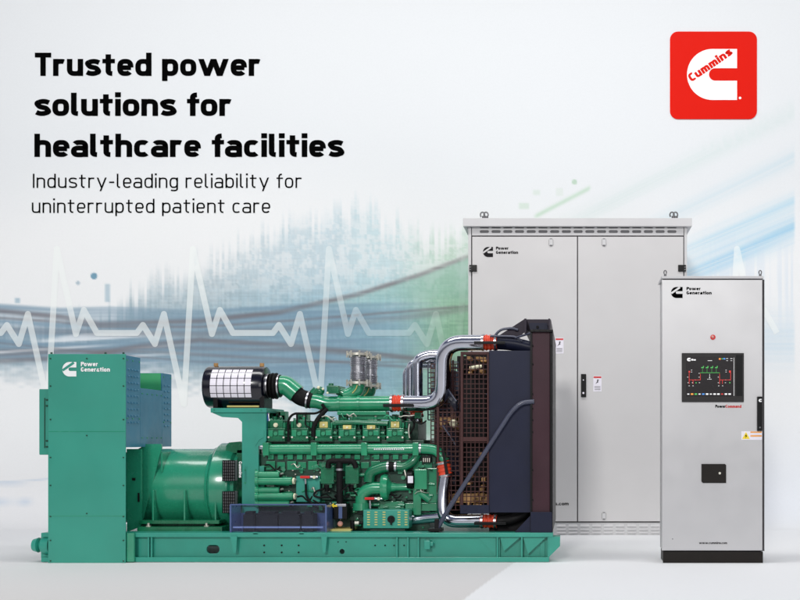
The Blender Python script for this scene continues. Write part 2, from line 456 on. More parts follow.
#==BACKDROP==
# ------------------------------------------------------------------ printed backdrop sweep
def frac(a): return a-np.floor(a)
def hsh(ix, iy, s): return frac(np.sin(ix*127.1+iy*311.7+s*74.7)*43758.5453)
def bn(u, v, s): return hsh(np.floor(u), np.floor(v), s)
def vn(u, v, s):
    iu, iv = np.floor(u), np.floor(v); fu, fv = u-iu, v-iv
    fu = fu*fu*(3-2*fu); fv = fv*fv*(3-2*fv)
    a, b, c, d = hsh(iu, iv, s), hsh(iu+1, iv, s), hsh(iu, iv+1, s), hsh(iu+1, iv+1, s)
    return (a*(1-fu)+b*fu)*(1-fv)+(c*(1-fu)+d*fu)*fv
def sm(a, b, x):
    t = np.clip((x-a)/(b-a), 0, 1); return t*t*(3-2*t)
def art(u, v):
    C = lambda r, g, b: np.array([r, g, b], float)
    mix = lambda A, c, a: A*(1-a[..., None]) + c*a[..., None]
    A = np.zeros(u.shape+(3,)) + C(231, 234, 236)
    A = mix(A, C(242, 243, 243), sm(150, 260, v + 20*np.sin(u/130)))
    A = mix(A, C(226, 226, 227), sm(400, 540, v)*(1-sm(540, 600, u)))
    A = mix(A, C(235, 238, 243), sm(380, 520, v)*sm(560, 660, u))
    # blocky woven field in the middle
    colr = bn(u/3.0, v*0+1, 3)*0.6 + bn(u/9.0, v*0+2, 4)*0.4
    top = np.interp(u, [0, 90, 130, 200, 240, 300, 360, 420, 470, 520, 600, 640], [318, 312, 285, 252, 232, 205, 200, 220, 232, 240, 260, 290]) + 36*(colr-0.5)
    bot = np.interp(u, [0, 150, 280, 320, 470, 600], [372, 378, 392, 430, 450, 430])
    body = sm(0, 1, (v-top)/34.0)*(1-sm(-25, 18, v-bot - 16*(vn(u/7, v/3, 9)-0.5)))*(1-sm(560, 650, u))
    dense = 0.35+0.65*sm(255, 330, v)
    weave = 0.5*bn(u/2.2, v/9, 11)+0.5*bn(u/12, v/2.0, 12)
    spots = sm(0.38, 0.62, 0.40*vn(u/11, v/8, 21)+0.20*bn(u/2.5, v/5, 22)+0.16*bn(u/3.5, v/1.8, 23)+0.24*weave)
    thread = 0.5*bn(u/1.6, v/26, 71)+0.5*bn(u/30, v/1.5, 72)
    a = body*np.clip(dense*0.92+0.14*spots-0.10*(1-spots)*(1-sm(270, 320, v)), 0, 1)
    hue = np.zeros(u.shape+(3,)) + C(168, 190, 200)
    hue = mix(hue, C(158, 196, 212), sm(180, 330, u)*(1-sm(380, 420, u)))
    hue = mix(hue, C(166, 212, 220), sm(320, 380, u)*0.8)
    hue = mix(hue, C(158, 206, 172), sm(385, 450, u))
    hue = hue - 15 + ((weave-0.5)*16+(thread-0.5)*26)[..., None]
    A = mix(A, hue, a*0.92)
    # flowing bands on the left
    t1 = np.interp(u, [-200, 0, 60, 110, 200, 300, 420, 520], [300, 302, 306, 305, 308, 302, 300, 300])
    b1 = np.interp(u, [-200, 0, 80, 200, 300, 420, 520], [366, 364, 366, 368, 380, 392, 400])
    flow = vn(u/150+v*0.02, (v-(t1-300))/3.2, 31)*0.6+vn(u/60, (v-t1)/1.6, 32)*0.4
    m = sm(0, 4, v-t1)*(1-sm(-10, 8, v-b1))*(1-sm(330, 470, u))
    A = mix(A, C(126, 154, 174), m*np.clip(0.30+flow*0.95, 0, 1)*0.88)
    wisp = sm(0.52, 0.72, vn(u/110+v*0.03, (v+u*0.06)/4.0, 35))*sm(326, 340, v)*(1-sm(352, 372, v))*(1-sm(110, 210, u))
    A = mix(A, C(240, 243, 246), wisp*0.8)
    for xs, ys, th, al in (
        ([-200, 0, 60, 100, 200, 280, 360, 420, 470], [306, 311, 317, 324, 321, 312, 294, 275, 256], 3.0, .62),
        ([-200, 0, 60, 100, 200, 300, 470], [314, 318, 322, 327, 327, 320, 306], 1.6, .5),
        ([-200, 0, 80, 140, 200, 280, 360, 470], [364, 361, 357, 346, 340, 345, 352, 366], 3.0, .58),
        ([-200, 0, 80, 160, 240, 340, 470], [360, 355, 351, 352, 357, 362, 372], 2.0, .42),
        ([-200, 0, 100, 200, 300, 400, 470], [332, 330, 333, 334, 328, 318, 309], 3.6, .34),
        ([100, 160, 230, 300, 380, 470], [350, 347, 349, 350, 356, 359], 2.4, .36),
        ([-200, 0, 60, 130, 200], [345, 343, 349, 356, 362], 1.3, .34)):
        y = np.interp(u, xs, ys)
        A = mix(A, C(122, 116, 120), 1.12*np.exp(-np.abs((v-y)/th/0.9)**2.6)*al*(1-sm(430, 540, u))*(0.65+0.5*vn(u/40, v/2, 41)))
    y = np.interp(u, [200, 280, 360, 420, 470, 560], [322, 312, 294, 275, 256, 226])
    y2 = np.interp(u, [200, 300, 400, 470], [330, 315, 305, 304])
    A = mix(A, np.zeros(u.shape+(3,))+C(128, 178, 160), sm(0, 3, v-y)*(1-sm(-12, 4, v-y2))*sm(260, 470, u)*(1-sm(480, 540, u))*0.45)
    # rays on the right
    for (x0, y0, x1_, y1_, w0, al, c) in ((690, 272, 800, 226, 13, .95, C(158, 206, 232)), (690, 247, 800, 200, 9, .75, C(178, 216, 234)), (640, 232, 800, 155, 9, .42, C(184, 214, 226)), (560, 228, 720, 148, 10, .28, C(188, 214, 208))):
        q = v-(y0+(u-x0)*(y1_-y0)/(x1_-x0))
        st = 0.35+0.65*vn(u/90, (q+300)/1.7, 51+x0)
        A = mix(A, np.zeros(u.shape+(3,))+c, np.exp(-(q/w0)**2)*al*st*sm(x0-60, x0+40, u)*(1-sm(793, 796, u)))
    hb = np.exp(-((v-340)/26)**2)*sm(690, 720, u)*(1-sm(793, 796, u))*(0.4+0.6*vn(u/300, v/2.0, 61))
    A = mix(A, C(196, 220, 234), hb*0.6)
    vb = sm(690, 715, u)*(1-sm(793, 796, u))*np.exp(-((v-285)/40)**2)*sm(0.45, 0.6, vn(u/2.4, v/90, 63))
    A = mix(A, C(208, 222, 236), vb*0.35)
    # little marks
    for cx, cy, r, c in ((94, 276, 3.3, C(120, 160, 182)), (78, 283, 2.0, C(180, 196, 206)), (574.5, 182, 2.6, C(190, 212, 194))):
        A = mix(A, c, 1-sm(r-0.6, r+0.6, np.hypot(u-cx, v-cy)))
    for x0, y0, x1_, y1_, c, al in ((15, 298, 20, 303, C(140, 172, 190), .6), (105, 284, 110, 302, C(140, 172, 190), .5), (519, 203, 529, 209, C(170, 206, 172), .3), (533, 190, 540, 195, C(190, 214, 192), .3), (556, 188, 563, 196, C(205, 220, 205), .3)):
        A = mix(A, c, sm(x0-1, x0+1, u)*(1-sm(x1_-1, x1_+1, u))*sm(y0-1, y0+1, v)*(1-sm(y1_-1, y1_+1, v))*al)
    q = v-(216-(u-536)*0.52)
    A = mix(A, C(168, 206, 172), np.exp(-(q/2.3)**2)*sm(532, 538, u)*(1-sm(588, 592, u))*.5)
    # fine blue hairlines low on the left
    for off, sl in ((482, -.16), (502, -.05), (505, -.22)):
        q = v-(off+12*np.sin(u/40)*0.4+u*sl); A = mix(A, C(190, 204, 220), np.exp(-(q/0.9)**2)*(1-sm(40, 70, u))*0.6)
    return np.clip(A, 0, 255)
def floor_art(u, v):
    C = lambda r, g, b: np.array([r, g, b], float)
    A = np.zeros(u.shape+(3,)) + C(226, 226, 227)
    t = sm(530, 640, v)[..., None]; A = A*(1-t)+C(216, 212, 209)*t
    e = 530+(552-v)*1.5+((552-v)/30.0)**2*2.0
    t = sm(-1.2, 1.2, u-e)[..., None]
    return A*(1-t)+C(241, 242, 243)*t
def backdrop():
    ux = np.concatenate([np.arange(-700, -20, 20), np.arange(-20, 820, 1.25), np.arange(820, 1500, 20)])
    vy = np.concatenate([np.arange(-260, -10, 25), np.arange(-10, 150, 6), np.arange(150, 505, 1.25)])
    R = 0.55
    rows, kind = [], []                       # profile from the top of the wall to the front of the floor: (Y, z)
    for v in vy: rows.append((WALL, HC-(v-H)*k(WALL)))
    zt = rows[-1][1]
    n = 10; rows = [r for r in rows if r[1] > R+0.01]
    for i in range(n+1):
        a = math.pi/2*i/n; rows.append((WALL-R+R*math.cos(a), R-R*math.sin(a)))
    Yf = WALL-R
    vv = np.arange(H+(HC)/k(Yf)+1.0, 616, 1.0)
    for v in vv:
        Y = (HC*S*D/(v-H))-D; rows.append((Y, 0.0))
    for Y in (-3.5, -6.0, -10.0): rows.append((Y, 0.0))
    rows = np.array(rows); X = (ux-VX)*k(WALL)
    nr, nc = len(rows), len(X)
    co = np.zeros((nr, nc, 3)); co[..., 0] = X[None, :]; co[..., 1] = rows[:, 0][:, None]; co[..., 2] = rows[:, 1][:, None]
    dep = D+np.maximum(co[..., 1], -8.0); kk = dep/D/S
    U = co[..., 0]/kk+VX; V = H+(HC-co[..., 2])/kk
    Aw = art(np.broadcast_to(ux[None, :], U.shape), V); Af = floor_art(U, V)
    t = sm(WALL-0.02, WALL-R, co[..., 1])[..., None]
    A = Aw*(1-t)+Af*t
    A = A/255.0; A = np.where(A <= 0.04045, A/12.92, ((A+0.055)/1.055)**2.4)
    me = bpy.data.meshes.new('backdrop')
    idx = np.arange(nr*nc).reshape(nr, nc)
    q = np.stack([idx[:-1, :-1], idx[1:, :-1], idx[1:, 1:], idx[:-1, 1:]], -1).reshape(-1, 4)
    me.vertices.add(nr*nc); me.vertices.foreach_set('co', co.reshape(-1).astype(np.float32))
    me.loops.add(len(q)*4); me.loops.foreach_set('vertex_index', q.reshape(-1).astype(np.int32))
    me.polygons.add(len(q)); me.polygons.foreach_set('loop_start', (np.arange(len(q))*4).astype(np.int32))
    me.update(calc_edges=True)
    me.polygons.foreach_set('use_smooth', [True]*len(q))
    at = me.color_attributes.new('print', 'FLOAT_COLOR', 'POINT')
    at.data.foreach_set('color', np.concatenate([A, np.ones((nr, nc, 1))], -1).reshape(-1).astype(np.float32))
    m = bpy.data.materials.new('printed_paper'); m.use_nodes = True
    n, l = m.node_tree.nodes, m.node_tree.links; b = n['Principled BSDF']
    a = n.new('ShaderNodeAttribute'); a.attribute_name = 'print'
    tc = n.new('ShaderNodeTexCoord'); nz = n.new('ShaderNodeTexNoise'); nz.inputs['Scale'].default_value = 40; nz.inputs['Detail'].default_value = 5
    l.new(tc.outputs['Object'], nz.inputs['Vector'])
    mr = n.new('ShaderNodeMapRange'); mr.inputs['To Min'].default_value = 0.975; mr.inputs['To Max'].default_value = 1.025
    l.new(nz.outputs['Fac'], mr.inputs['Value'])
    mx = n.new('ShaderNodeMix'); mx.data_type = 'RGBA'; mx.blend_type = 'MULTIPLY'; mx.inputs['Factor'].default_value = 1
    l.new(a.outputs['Color'], mx.inputs['A']); l.new(mr.outputs['Result'], mx.inputs['B']); l.new(mx.outputs['Result'], b.inputs['Base Color'])
    b.inputs['Roughness'].default_value = 0.75; b.inputs['Specular IOR Level'].default_value = 0.2
    me.materials.append(m)
    o = bpy.data.objects.new('backdrop', me); COL.objects.link(o); o['kind'] = 'structure'
    o['label'] = 'pale printed paper sweep of floor and wall with blue and green wave artwork'; o['category'] = 'backdrop'
    return o
backdrop()
def trace(x_from, n_per, name, label, alpha):
    pts = []
    unit = [(0, 333), (6, 325), (18, 344), (27, 314), (47, 404), (56, 249), (75, 334), (83, 310), (96, 333)]
    for i in range(n_per): pts += [(x_from+136*i+x, y) for x, y in unit]
    fine = [pts[0]]
    for (x0, y0), (x1, y1) in zip(pts, pts[1:]):
        n = max(1, int(math.hypot(x1-x0, y1-y0)/2.0))
        # long pieces near a corner stay whole so that the mitre fits
        ts = [t/n for t in range(1, n) if 0.36*n < t < 0.64*n] if n > 8 else []
        fine += [(x0+(x1-x0)*t, y0+(y1-y0)*t) for t in ts] + [(x1, y1)]
    b = B().sheet(ribbon(fine, 6.0), WALL, z0=0.003)
    m = bpy.data.materials.new(name+'_ink'); m.use_nodes = True
    nd, l = m.node_tree.nodes, m.node_tree.links; pb = nd['Principled BSDF']
    at = nd.new('ShaderNodeAttribute'); at.attribute_name = 'print'; l.new(at.outputs['Color'], pb.inputs['Base Color'])
    pb.inputs['Roughness'].default_value = 0.75; pb.inputs['Specular IOR Level'].default_value = 0.2
    bmesh.ops.triangulate(b.bm, faces=b.bm.faces[:])
    for _ in range(4):
        es = [e for e in b.bm.edges if e.calc_length() > 4.5*k(WALL)]
        if es: bmesh.ops.subdivide_edges(b.bm, edges=es, cuts=1)
    bmesh.ops.triangulate(b.bm, faces=b.bm.faces[:])
    w = [tuple(v.co) for v in b.bm.verts]
    o = obj(name, b, m)
    w = np.array(w); u = w[:, 0]/k(WALL)+VX; v = H+(HC-w[:, 2])/k(WALL)
    A = art(u, v); al = alpha(u)[:, None]
    A = A*(1-al)+np.array([246, 250, 247])*al
    A = A/255.0; A = np.where(A <= 0.04045, A/12.92, ((A+0.055)/1.055)**2.4)
    c = o.data.color_attributes.new('print', 'FLOAT_COLOR', 'POINT')
    c.data.foreach_set('color', np.concatenate([A, np.ones((len(A), 1))], -1).reshape(-1).astype(np.float32))
    o['label'] = label; o['category'] = 'printed line'
trace(1-136, 5, 'heartbeat_line', 'pale green heartbeat trace with tall spikes printed across the wall behind the generator', lambda u: 0.62-0.36*sm(250, 400, u)-0.18*sm(420, 462, u))
trace(681, 1, 'heartbeat_line', 'faint white heartbeat spike printed at the right of the wall beside the grey cabinets', lambda u: 0.6+u*0)
def words(name, label, lines, w, m):
    t = thing(name, P(lines[0][1], lines[-1][2], WALL-0.004), label, 'lettering')
    for s_, x0, base, x1, cap in lines: lettering('text_line', s_, x0, base, x1, cap, w, WALL, m, t, lift=0.004)
    return t
words('headline', 'three lines of heavy black lettering on the upper left of the wall', [('Trusted power', 35, 76, 260, 23.2), ('solutions for', 34.5, 116, 231, 23.2), ('healthcare facilities', 34.5, 157, 343, 23.2)], 0.205, INK)
words('subheading', 'two lines of thin black lettering under the heavy headline', [('Industry-leading reliability for', 33, 188, 302.5, 14.2), ('uninterrupted patient care', 32, 213, 271, 14.2)], 0.098, INK)
sg = thing('logo_sign', P(713.5, 119, WALL-0.02), 'red rounded square sign with a white letter C at the upper right', 'sign')
obj('sign_panel', B().prism(rrect(670, 31.5, 757, 119, 8), WALL-0.012, WALL-0.002), LOGORED, sg)
obj('emblem', B().sheet([c_outline(687, 49, 737, 100), circ(740, 98, 1.3)], WALL-0.012, z0=0.002), WHITE, sg)
lettering('lettering', 'Cummins', 691.6, 82.2, 741.5, 8.4, 0.25, WALL-0.012, LOGORED, sg, rot=math.radians(34.3), lift=0.004)
#==GENSET==
# ------------------------------------------------------------------ generator set
gs = thing('generator_set', Vector((P(300, 563, 0.8).x, 0.8, 0)), 'long green diesel generator set on a steel skid in front of the wall', 'generator')
def U(px, Y): return px            # readability only
# ---- base skid
b = B()
b.plate([(41, 537), (500, 537), (500, 557.5), (41, 557.5)], [rrect(206.5, 545, 219.5, 553.5, 4), circ(342, 551.5, 2.6)], 0.10, 0.125)
b.box(41, 532.8, 553, 537.2, 0.05, 0.22, 0.004); b.box(41, 557.3, 549, 562, 0.05, 0.22, 0.004)
b.box(41, 533, 548, 562, 1.45, 1.60, 0.004)
for x in (80, 250, 420, 540): b.box(x, 541, x+5, 559, 0.13, 1.44, 0.003)
bf = obj('base_frame', b, G_BASE, gs)
obj('deck_plate', B().box(60, 535.2, 538, 536.4, 0.23, 1.44, 0), G_BASE, bf)
b = B()
for x in (147.5, 150.5, 396, 407, 417.5): b.box(x, 537.3, x+1.7, 557.2, 0.065, 0.099, 0.002)
for x in (496.5, 521, 547.5): b.box(x, 537.4, x+1.6, 557.2, 0.06, 0.20, 0.002)
obj('stiffener', b, G_BASE, bf)
b = B()
b.prism([(500, 537.4), (520, 537.4), (504, 551)], 0.085, 0.099); b.prism([(523, 537.4), (546, 537.4), (528, 554)], 0.085, 0.099)
b.prism([(478, 537.4), (496, 537.4), (496, 556)], 0.085, 0.099)
b.prism([(549, 536.8), (560, 536.8), (560, 546), (549, 557)], 0.055, 0.22)
b.box(498, 537.4, 549, 557.2, 0.14, 0.16, 0.0)
obj('gusset', b, G_BASE, bf)
b = B()
for x in (264, 281.5, 298.5):
    for y in (545.5, 552.5): b.bolt(x, y, 0.10, 0.9)
for x in (338, 346): b.bolt(x, 542, 0.10, 0.6)
for x in (375, 385, 394, 404): b.bolt(x, 545.5, 0.10, 0.8)
obj('bolts', b, INK2, bf)
b = B(); b.box(424, 540.5, 430, 549.5, 0.02, 0.099, 0.006); b.box(430, 542, 433, 546, 0.03, 0.06, 0.004)
obj('lifting_lug', b, G_BASE, bf)
b = B(); b.turn(545, 0.12, [(34, 4), (34, 6), (39, 7.5), (40.5, 5)], 24); b.turn(545, 0.12, [(40, 4), (44, 9), (47, 10), (52, 10)], 28)
obj('tow_flange', b, G_BASE, bf)
# ---- control housing
b = B()
b.box(48, 354, 125.6, 563, 0.0, 0.012, 0.003)
ch = obj('control_housing', b, G_BOX, gs)
def sidebox(py0, py1, Ya, Yb, px_l=-20):
    """box behind the front sheet sharing its right-hand plane; py measured on the plane Y = 0"""
    xr = P(125.4, 0, 0).x; xl = P(50.5, 0, 0).x
    z0, z1 = P(0, py0, 0).z, P(0, py1, 0).z
    return [(xl, Ya, z0), (xr, Ya, z0), (xr, Ya, z1), (xl, Ya, z1), (xl, Yb, z0), (xr, Yb, z0), (xr, Yb, z1), (xl, Yb, z1)]
b = B(); b.hexa(sidebox(355, 447.3, 0.013, 0.31), 0.003)
b.hexa(sidebox(440-53.8, 447.3, 0.311, 0.80), 0.003)
b.hexa(sidebox(440-73, 447.3, 0.801, 1.03), 0.003)
sb = obj('side_housing', b, G_SIDE, ch)
# green lid face of the rear box, just in front of it
b = B(); xr = P(125.4, 0, 0).x; xl = P(60, 0, 0).x
zt, zb = P(0, 440-72.6, 0).z, P(0, 440-54.3, 0).z
b.hexa([(xl, .79, zt), (xr-.01, .79, zt), (xr-.01, .79, zb), (xl, .79, zb), (xl, .80, zt), (xr-.01, .80, zt), (xr-.01, .80, zb), (xl, .80, zb)], 0.0)
obj('rear_cover', b, G_LID, ch)
# louvre pips and screws on the right-hand plane
b = B(); bs = B()
def pip(bb, Y, z, w, hh, t=0.006):
    xr = P(125.4, 0, 0).x
    bb.hexa([(xr-.001, Y, z+hh), (xr+t, Y, z+hh*.3), (xr+t, Y, z-hh), (xr-.001, Y, z-hh), (xr-.001, Y+w, z+hh), (xr+t, Y+w, z+hh*.3), (xr+t, Y+w, z-hh), (xr-.001, Y+w, z-hh)])
for i in range(9):
    for j in range(4): pip(b, 0.05+0.062*j, HC+0.62-0.058*i, 0.038, 0.009)
for i in range(8):
    for j in range(2): pip(b, 0.85+0.08*j, HC+0.52-0.055*i, 0.05, 0.009)
for Y in (0.03, 0.14, 0.28, 0.34, 0.45, 0.56, 0.67, 0.77, 0.83, 1.0):
    for z in ((HC+.70, HC+.19) if Y < .3 else (HC+.42, HC+.02) if Y < .8 else (HC+.60, HC+.17)): pip(bs, Y, z, 0.012, 0.006)
obj('louvres', b, G_SIDE, sb); obj('screws', bs, G_LID, sb)
b = B()
for x in (50.2, 123.2):
    for y in (358.5, 386, 419.5, 457.5, 485.5, 516.5, 540.5, 561): b.bolt(x, y, 0.0, 0.75)
for y in (435.5, 513.5, 358.5): b.bolt(86.5, y, 0.0, 0.75)
obj('screws', b, G_DARK, ch)
b = B(); b.box(48.6, 431.2, 125, 431.8, -0.0015, 0.0, 0); b.box(48.6, 515.8, 125, 516.3, -0.0015, 0.0, 0)
obj('panel_seam', b, G_ALT, ch)
b = B(); b.box(39, 389, 52, 454.8, 0.05, 0.35, 0.006)
jb = obj('junction_box', b, G_BOX, ch)
b = B(); b.box(44.2, 398, 45.0, 448, 0.045, 0.05, 0); 
for y in (399, 405, 440, 446): b.box(45.6, y, 47.6, y+1.6, 0.04, 0.05, 0.001)
obj('hinge', b, G_DARK, jb)
emblem(62.5, 362, 76.5, 376.5, 0.0, WHITE, G_BOX, ch)
lettering('lettering', 'Power', 81, 366.2, 98, 4.3, 0.24, 0.0, WHITE, ch)
lettering('lettering', 'Generation', 81, 371.6, 110, 4.3, 0.24, 0.0, WHITE, ch)
b = B()
for x in (51.5, 105.5, 123.5): b.cyl((x, 354, 0.05), (x, 352.3, 0.05), 1.1, 8)
obj('lifting_stud', b, G_DARK, ch)
# ---- alternator
A_Y, A_C = 0.78, 487.0
b = B(); b.turn(A_C, A_Y, [(100, 30), (132, 36), (143, 37), (143.2, 40), (147, 40), (147.2, 38.2), (218, 38.2), (218.2, 40), (221, 41)], 64)
al = obj('alternator', b, G_ALT, gs)
b = B(); b.turn(A_C, A_Y, [(221.2, 41), (224, 44), (236, 44), (241, 42.5), (243, 39), (246, 39)], 64)
eb = obj('end_bell', b, G_ALT, al)
fY = A_Y-44*k(A_Y)
for (y0, y1) in ((460.5, 481), (491.5, 513)):
    b = B(); yy = 0.315
    b.box(222.5, y0, 234.5, y1, yy+0.012, yy+0.10, 0.004)
    vs = obj('vent_opening', b, SLOT, eb)
    b = B()
    for i in range(7): x = 222.5+i*2.0; b.box(x-0.26, y0, x+0.26, y1, yy, yy+0.008, 0)
    for i in range(8): y = y0+(y1-y0)*i/7; b.box(222.2, y-0.26, 235, y+0.26, yy-0.004, yy-0.0002, 0)
    obj('vent_screen', b, INK, vs)
lettering('lettering', 'Cummins', 239.0, 461.5, 255, 3.0, 0.2, 0.285, WHITE, al, rot=math.radians(-90))
b = B()
for x in (152, 183.5, 214.5): b.box(x, 490, x+1.7, 522, A_Y-0.40, A_Y, 0.003)
for x in (160.8,): b.box(x, 452, x+1.6, 472, A_Y-0.34, A_Y, 0.003)
obj('barrel_rib', b, G_ALT, al)
b = B(); b.box(139, 520.5, 219, 524, 0.30, 1.2, 0.004); b.box(137, 527, 222, 532.6, 0.22, 1.25, 0.004); b.box(152, 524.1, 215, 526.9, 0.40, 1.1, 0.0)
obj('mounting_foot', b, G_ENG, al)
b = B()
for x in (148.5, 206.5): b.cyl((x, 532.5, 0.27), (x, 523, 0.27), 1.2, 10); b.cyl((x, 527.2, 0.27), (x, 525.6, 0.27), 2.4, 6)
obj('anchor_bolt', b, ZINC, al)
b = B(); b.prism([(126.5, 449), (141, 449), (141, 526), (127, 532)], 0.33, 0.36); b.prism([(141, 444), (161.5, 444), (161.5, 448), (143, 520), (141, 520)], 0.42, 0.44)
b.box(126.5, 533, 134, 562, 0.02, 0.048, 0.003)
obj('end_plate', b, G_ALT, al)
b = B(); b.box(137.6, 493, 139.2, 502, 0.32, 0.33, 0.0); b.box(132, 478, 135, 480.5, 0.32, 0.33, 0)
obj('vent_slot', b, DARKIN, al)
b = B(); b.prism([(226, 446), (229, 442.5), (240, 441.5), (246, 446), (252, 449), (252, 453), (226, 453)], 0.55, 0.95); obj('terminal_cover', b, G_ENG, al)
# ---- air filter and bracket
FY = 0.55
b = B(); b.turn(387.2, FY, [(208, 17), (209, 20.2), (211, 21), (264.5, 21), (267, 20), (268, 17)], 56)
af = obj('air_filter', b, FILTER, gs)
b = B()
R = 21.15*k(FY); cz = P(0, 387.2, FY).z
def on_drum(bb, x0, x1, a0, a1, R, n=4):
    xa, xb = P(x0, 0, FY).x, P(x1, 0, FY).x
    vs = []
    for i in range(n+1):
        a = a0+(a1-a0)*i/n
        vs.append((bb.bm.verts.new((xa, FY-R*math.cos(a), cz+R*math.sin(a))), bb.bm.verts.new((xb, FY-R*math.cos(a), cz+R*math.sin(a)))))
    for i in range(n): bb.bm.faces.new((vs[i][0], vs[i][1], vs[i+1][1], vs[i+1][0]))
def ang(py): return math.asin(max(-1, min(1, (387.2-py)/21.0)))
for i in range(6):
    for (ya, yb) in ((398, 394.6), (393.9, 387.2), (386.5, 379.8), (379.1, 374.2), (373.5, 370.6)):
        on_drum(b, 217.2+i*6.8, 217.2+i*6.8+6.0, ang(ya), ang(yb), R)
obj('decal', b, LABELW, af, sharp=80)
b = B()
for x in (216, 262): b.cyl((x, 366.5, FY), (x, 363.2, FY), 2.2, 10)
obj('cap_nut', b, TAN, af)
for x in (213, 259.5): obj('strap', B().box(x, 396, x+4.6, 408.2, FY-0.16, FY+0.1, 0.003), BLACK, af)
b = B(); b.box(227, 405.5, 259, 407.2, FY-0.14, FY-0.12, 0); obj('base_strip', b, BRASS, af)
b = B()
b.box(210.5, 408, 266.5, 412.6, 0.38, 0.95, 0.004)
b.plate([(212, 412.7), (266, 412.7), (266, 441), (263, 445), (258.5, 446), (258.5, 532), (242, 532), (242, 422), (238, 418), (222, 417)], [], 0.40, 0.43)
b.box(242.2, 418, 245, 532, 0.43, 0.75, 0.003)
b.plate([(255.5, 433), (258, 430.5), (264, 430.5), (264, 437), (259, 440), (255.5, 446)], [], 0.395, 0.40)
br = obj('filter_bracket', b, G_BASE, gs)
b = B()
for y in (470, 483, 505, 520): b.bolt(245, y, 0.40, 0.9); b.bolt(255.5, y, 0.40, 0.9)
b.bolt(261, 410, 0.38, 0.7); b.bolt(214, 410, 0.38, 0.7)
obj('bolts', b, G_ENG2, br)
obj('blue_hose', B().tube([(266.5, 412, .5), (268, 425, .5), (266, 440, .5)], 1.3), BLUEP, br)
# ---- intake run
b = B(); b.turn(386, FY, [(268.2, 12), (270, 12.2), (270.5, 9.5), (272, 12.8), (273.3, 13.2), (274.3, 11), (275.5, 13), (277, 13.2), (278, 11), (280, 11), (281, 11)], 36)
ih = obj('intake_bellows', b, RUBBER, gs)
b = B(); b.turn(386, FY, [(268.2, 11), (268.2, 12.6), (269.8, 12.6), (269.8, 11)], 36); b.turn(386, FY, [(279, 10.5), (279, 11.6), (280.4, 11.6), (280.4, 10.5)], 36)
obj('clamp', b, STEEL, ih)
b = B(); b.tube([(280.6, 385, FY), (286, 385, FY), (297, 394, FY)], 9.6, 0.06, 28)
obj('intake_elbow', b, G_ENG2, gs)
b = B(); b.tube([(294, 391.5, FY+.01), (300, 397.5, FY+.01), (312, 400.5, FY+.02)], 8.3, 0.06, 24)
rh = obj('intake_hose', b, RUBBER, gs)
b = B()
for (x, y, x2, y2) in ((293, 391, 294.6, 392.2), (307.5, 399.6, 309, 399.9)): b.cyl((x, y, FY+.01), (x2, y2, FY+.01), 8.9, 24)
obj('clamp', b, STEEL, rh)
# ---- air manifold across the top, polished crossover pipe to the radiator
b = B(); b.tube([(311, 400.5, .57), (318, 401, .57), (326, 404, .57), (391, 403.4, .57)], 7.6, 0.08, 28)
for x in (338.5, 358): b.cyl((x, 403.6, .57), (x+2.6, 403.6, .57), 8.4, 24)
b.box(337, 411, 386, 415, .45, .62, 0.006); b.box(352, 415, 388, 419.5, .5, .7, 0.006)
mf = obj('air_manifold', b, G_ENG2, gs)
b = B(); b.cyl((313, 394, .57), (317, 390, .57), 4.5, 16); b.ball(320, 391, .57, 4.6); b.box(326.5, 385.5, 338.5, 393.5, .5, .8, 0.008); b.cyl((331, 386, .6), (331, 383.4, .6), 2.5, 10); b.tube([(338, 391, .6), (345, 394, .6), (352, 396, .6)], 4.2, .05)
obj('turbocharger', b, G_ENG, mf)
b = B(); b.ball(318.5, 387.5, .52, 1.6); b.ball(323, 389, .5, 1.3); b.ball(327.5, 393, .48, 1.2); obj('cap_nut', b, CREAM, mf)
def redhose(pa, pb, r, nrib=4, parent=gs):
    a, c = P(*pa), P(*pb); Y = pa[2]; pts, rr = [], []
    n = nrib*6
    for i in range(n+1):
        t = i/n; pts.append(a.lerp(c, t)); rr.append(r*k(Y)*(1.0+0.07*math.sin(t*nrib*2*math.pi)))
    o = obj('red_hose', B().sweep(pts, rr, 24), RED, parent)
    bb = B()
    for t in (0.1, 0.9):
        p = a.lerp(c, t); d = (c-a).normalized()*0.010
        bb.sweep([p-d, p+d], r*k(Y)*1.12, 24)
    obj('clamp', bb, STEEL, o)
    return o
redhose((390.5, 403.3, .57), (404.5, 403.3, .57), 8.0)
obj('pipe_clamp', B().box(383, 403.8, 414, 407, .485, .495, 0.002), BLACK, gs)
big = [(403.5, 403.3, .57), (426, 403.3, .57), (446, 397, .52), (447, 350, .40), (455, 342.6, .35), (500, 342.8, .30)]
b = B(); b.tube([(403.5, 403.3, .57), (443, 403.3, .52), (443.6, 342.8, .38), (483, 342.8, .33)], 7.7, 0.2, 32)
obj('crossover_pipe', b, CHROME, gs)
redhose((481.5, 342.6, .33), (497.5, 342.6, .32), 7.6)
obj('pipe_clamp', B().box(474, 341.2, 505, 344, .22, .23, 0.002), BLACK, gs)
b = B(); b.tube([(496, 342.8, .33), (515, 344, .33), (534, 349, .33)], 6.6, .08, 24); obj('radiator_inlet', b, NAVY, gs)
for (x, ytop, Y, r, xe) in ((417.5, 355.5, .80, 5.2, 446), (410, 361, .95, 4.2, 446), (405.5, 366, 1.1, 3.0, 446)):
    obj('return_pipe', B().tube([(x, 424, Y), (x, ytop+4, Y), (x+10, ytop-.5, Y), (xe, ytop-1, Y)], r, 0.16, 20), CHROME, gs)
redhose((417.5, 407, .795), (417.5, 417, .795), 5.6, 3); redhose((409.5, 409, .945), (409.5, 417, .945), 4.5, 3)
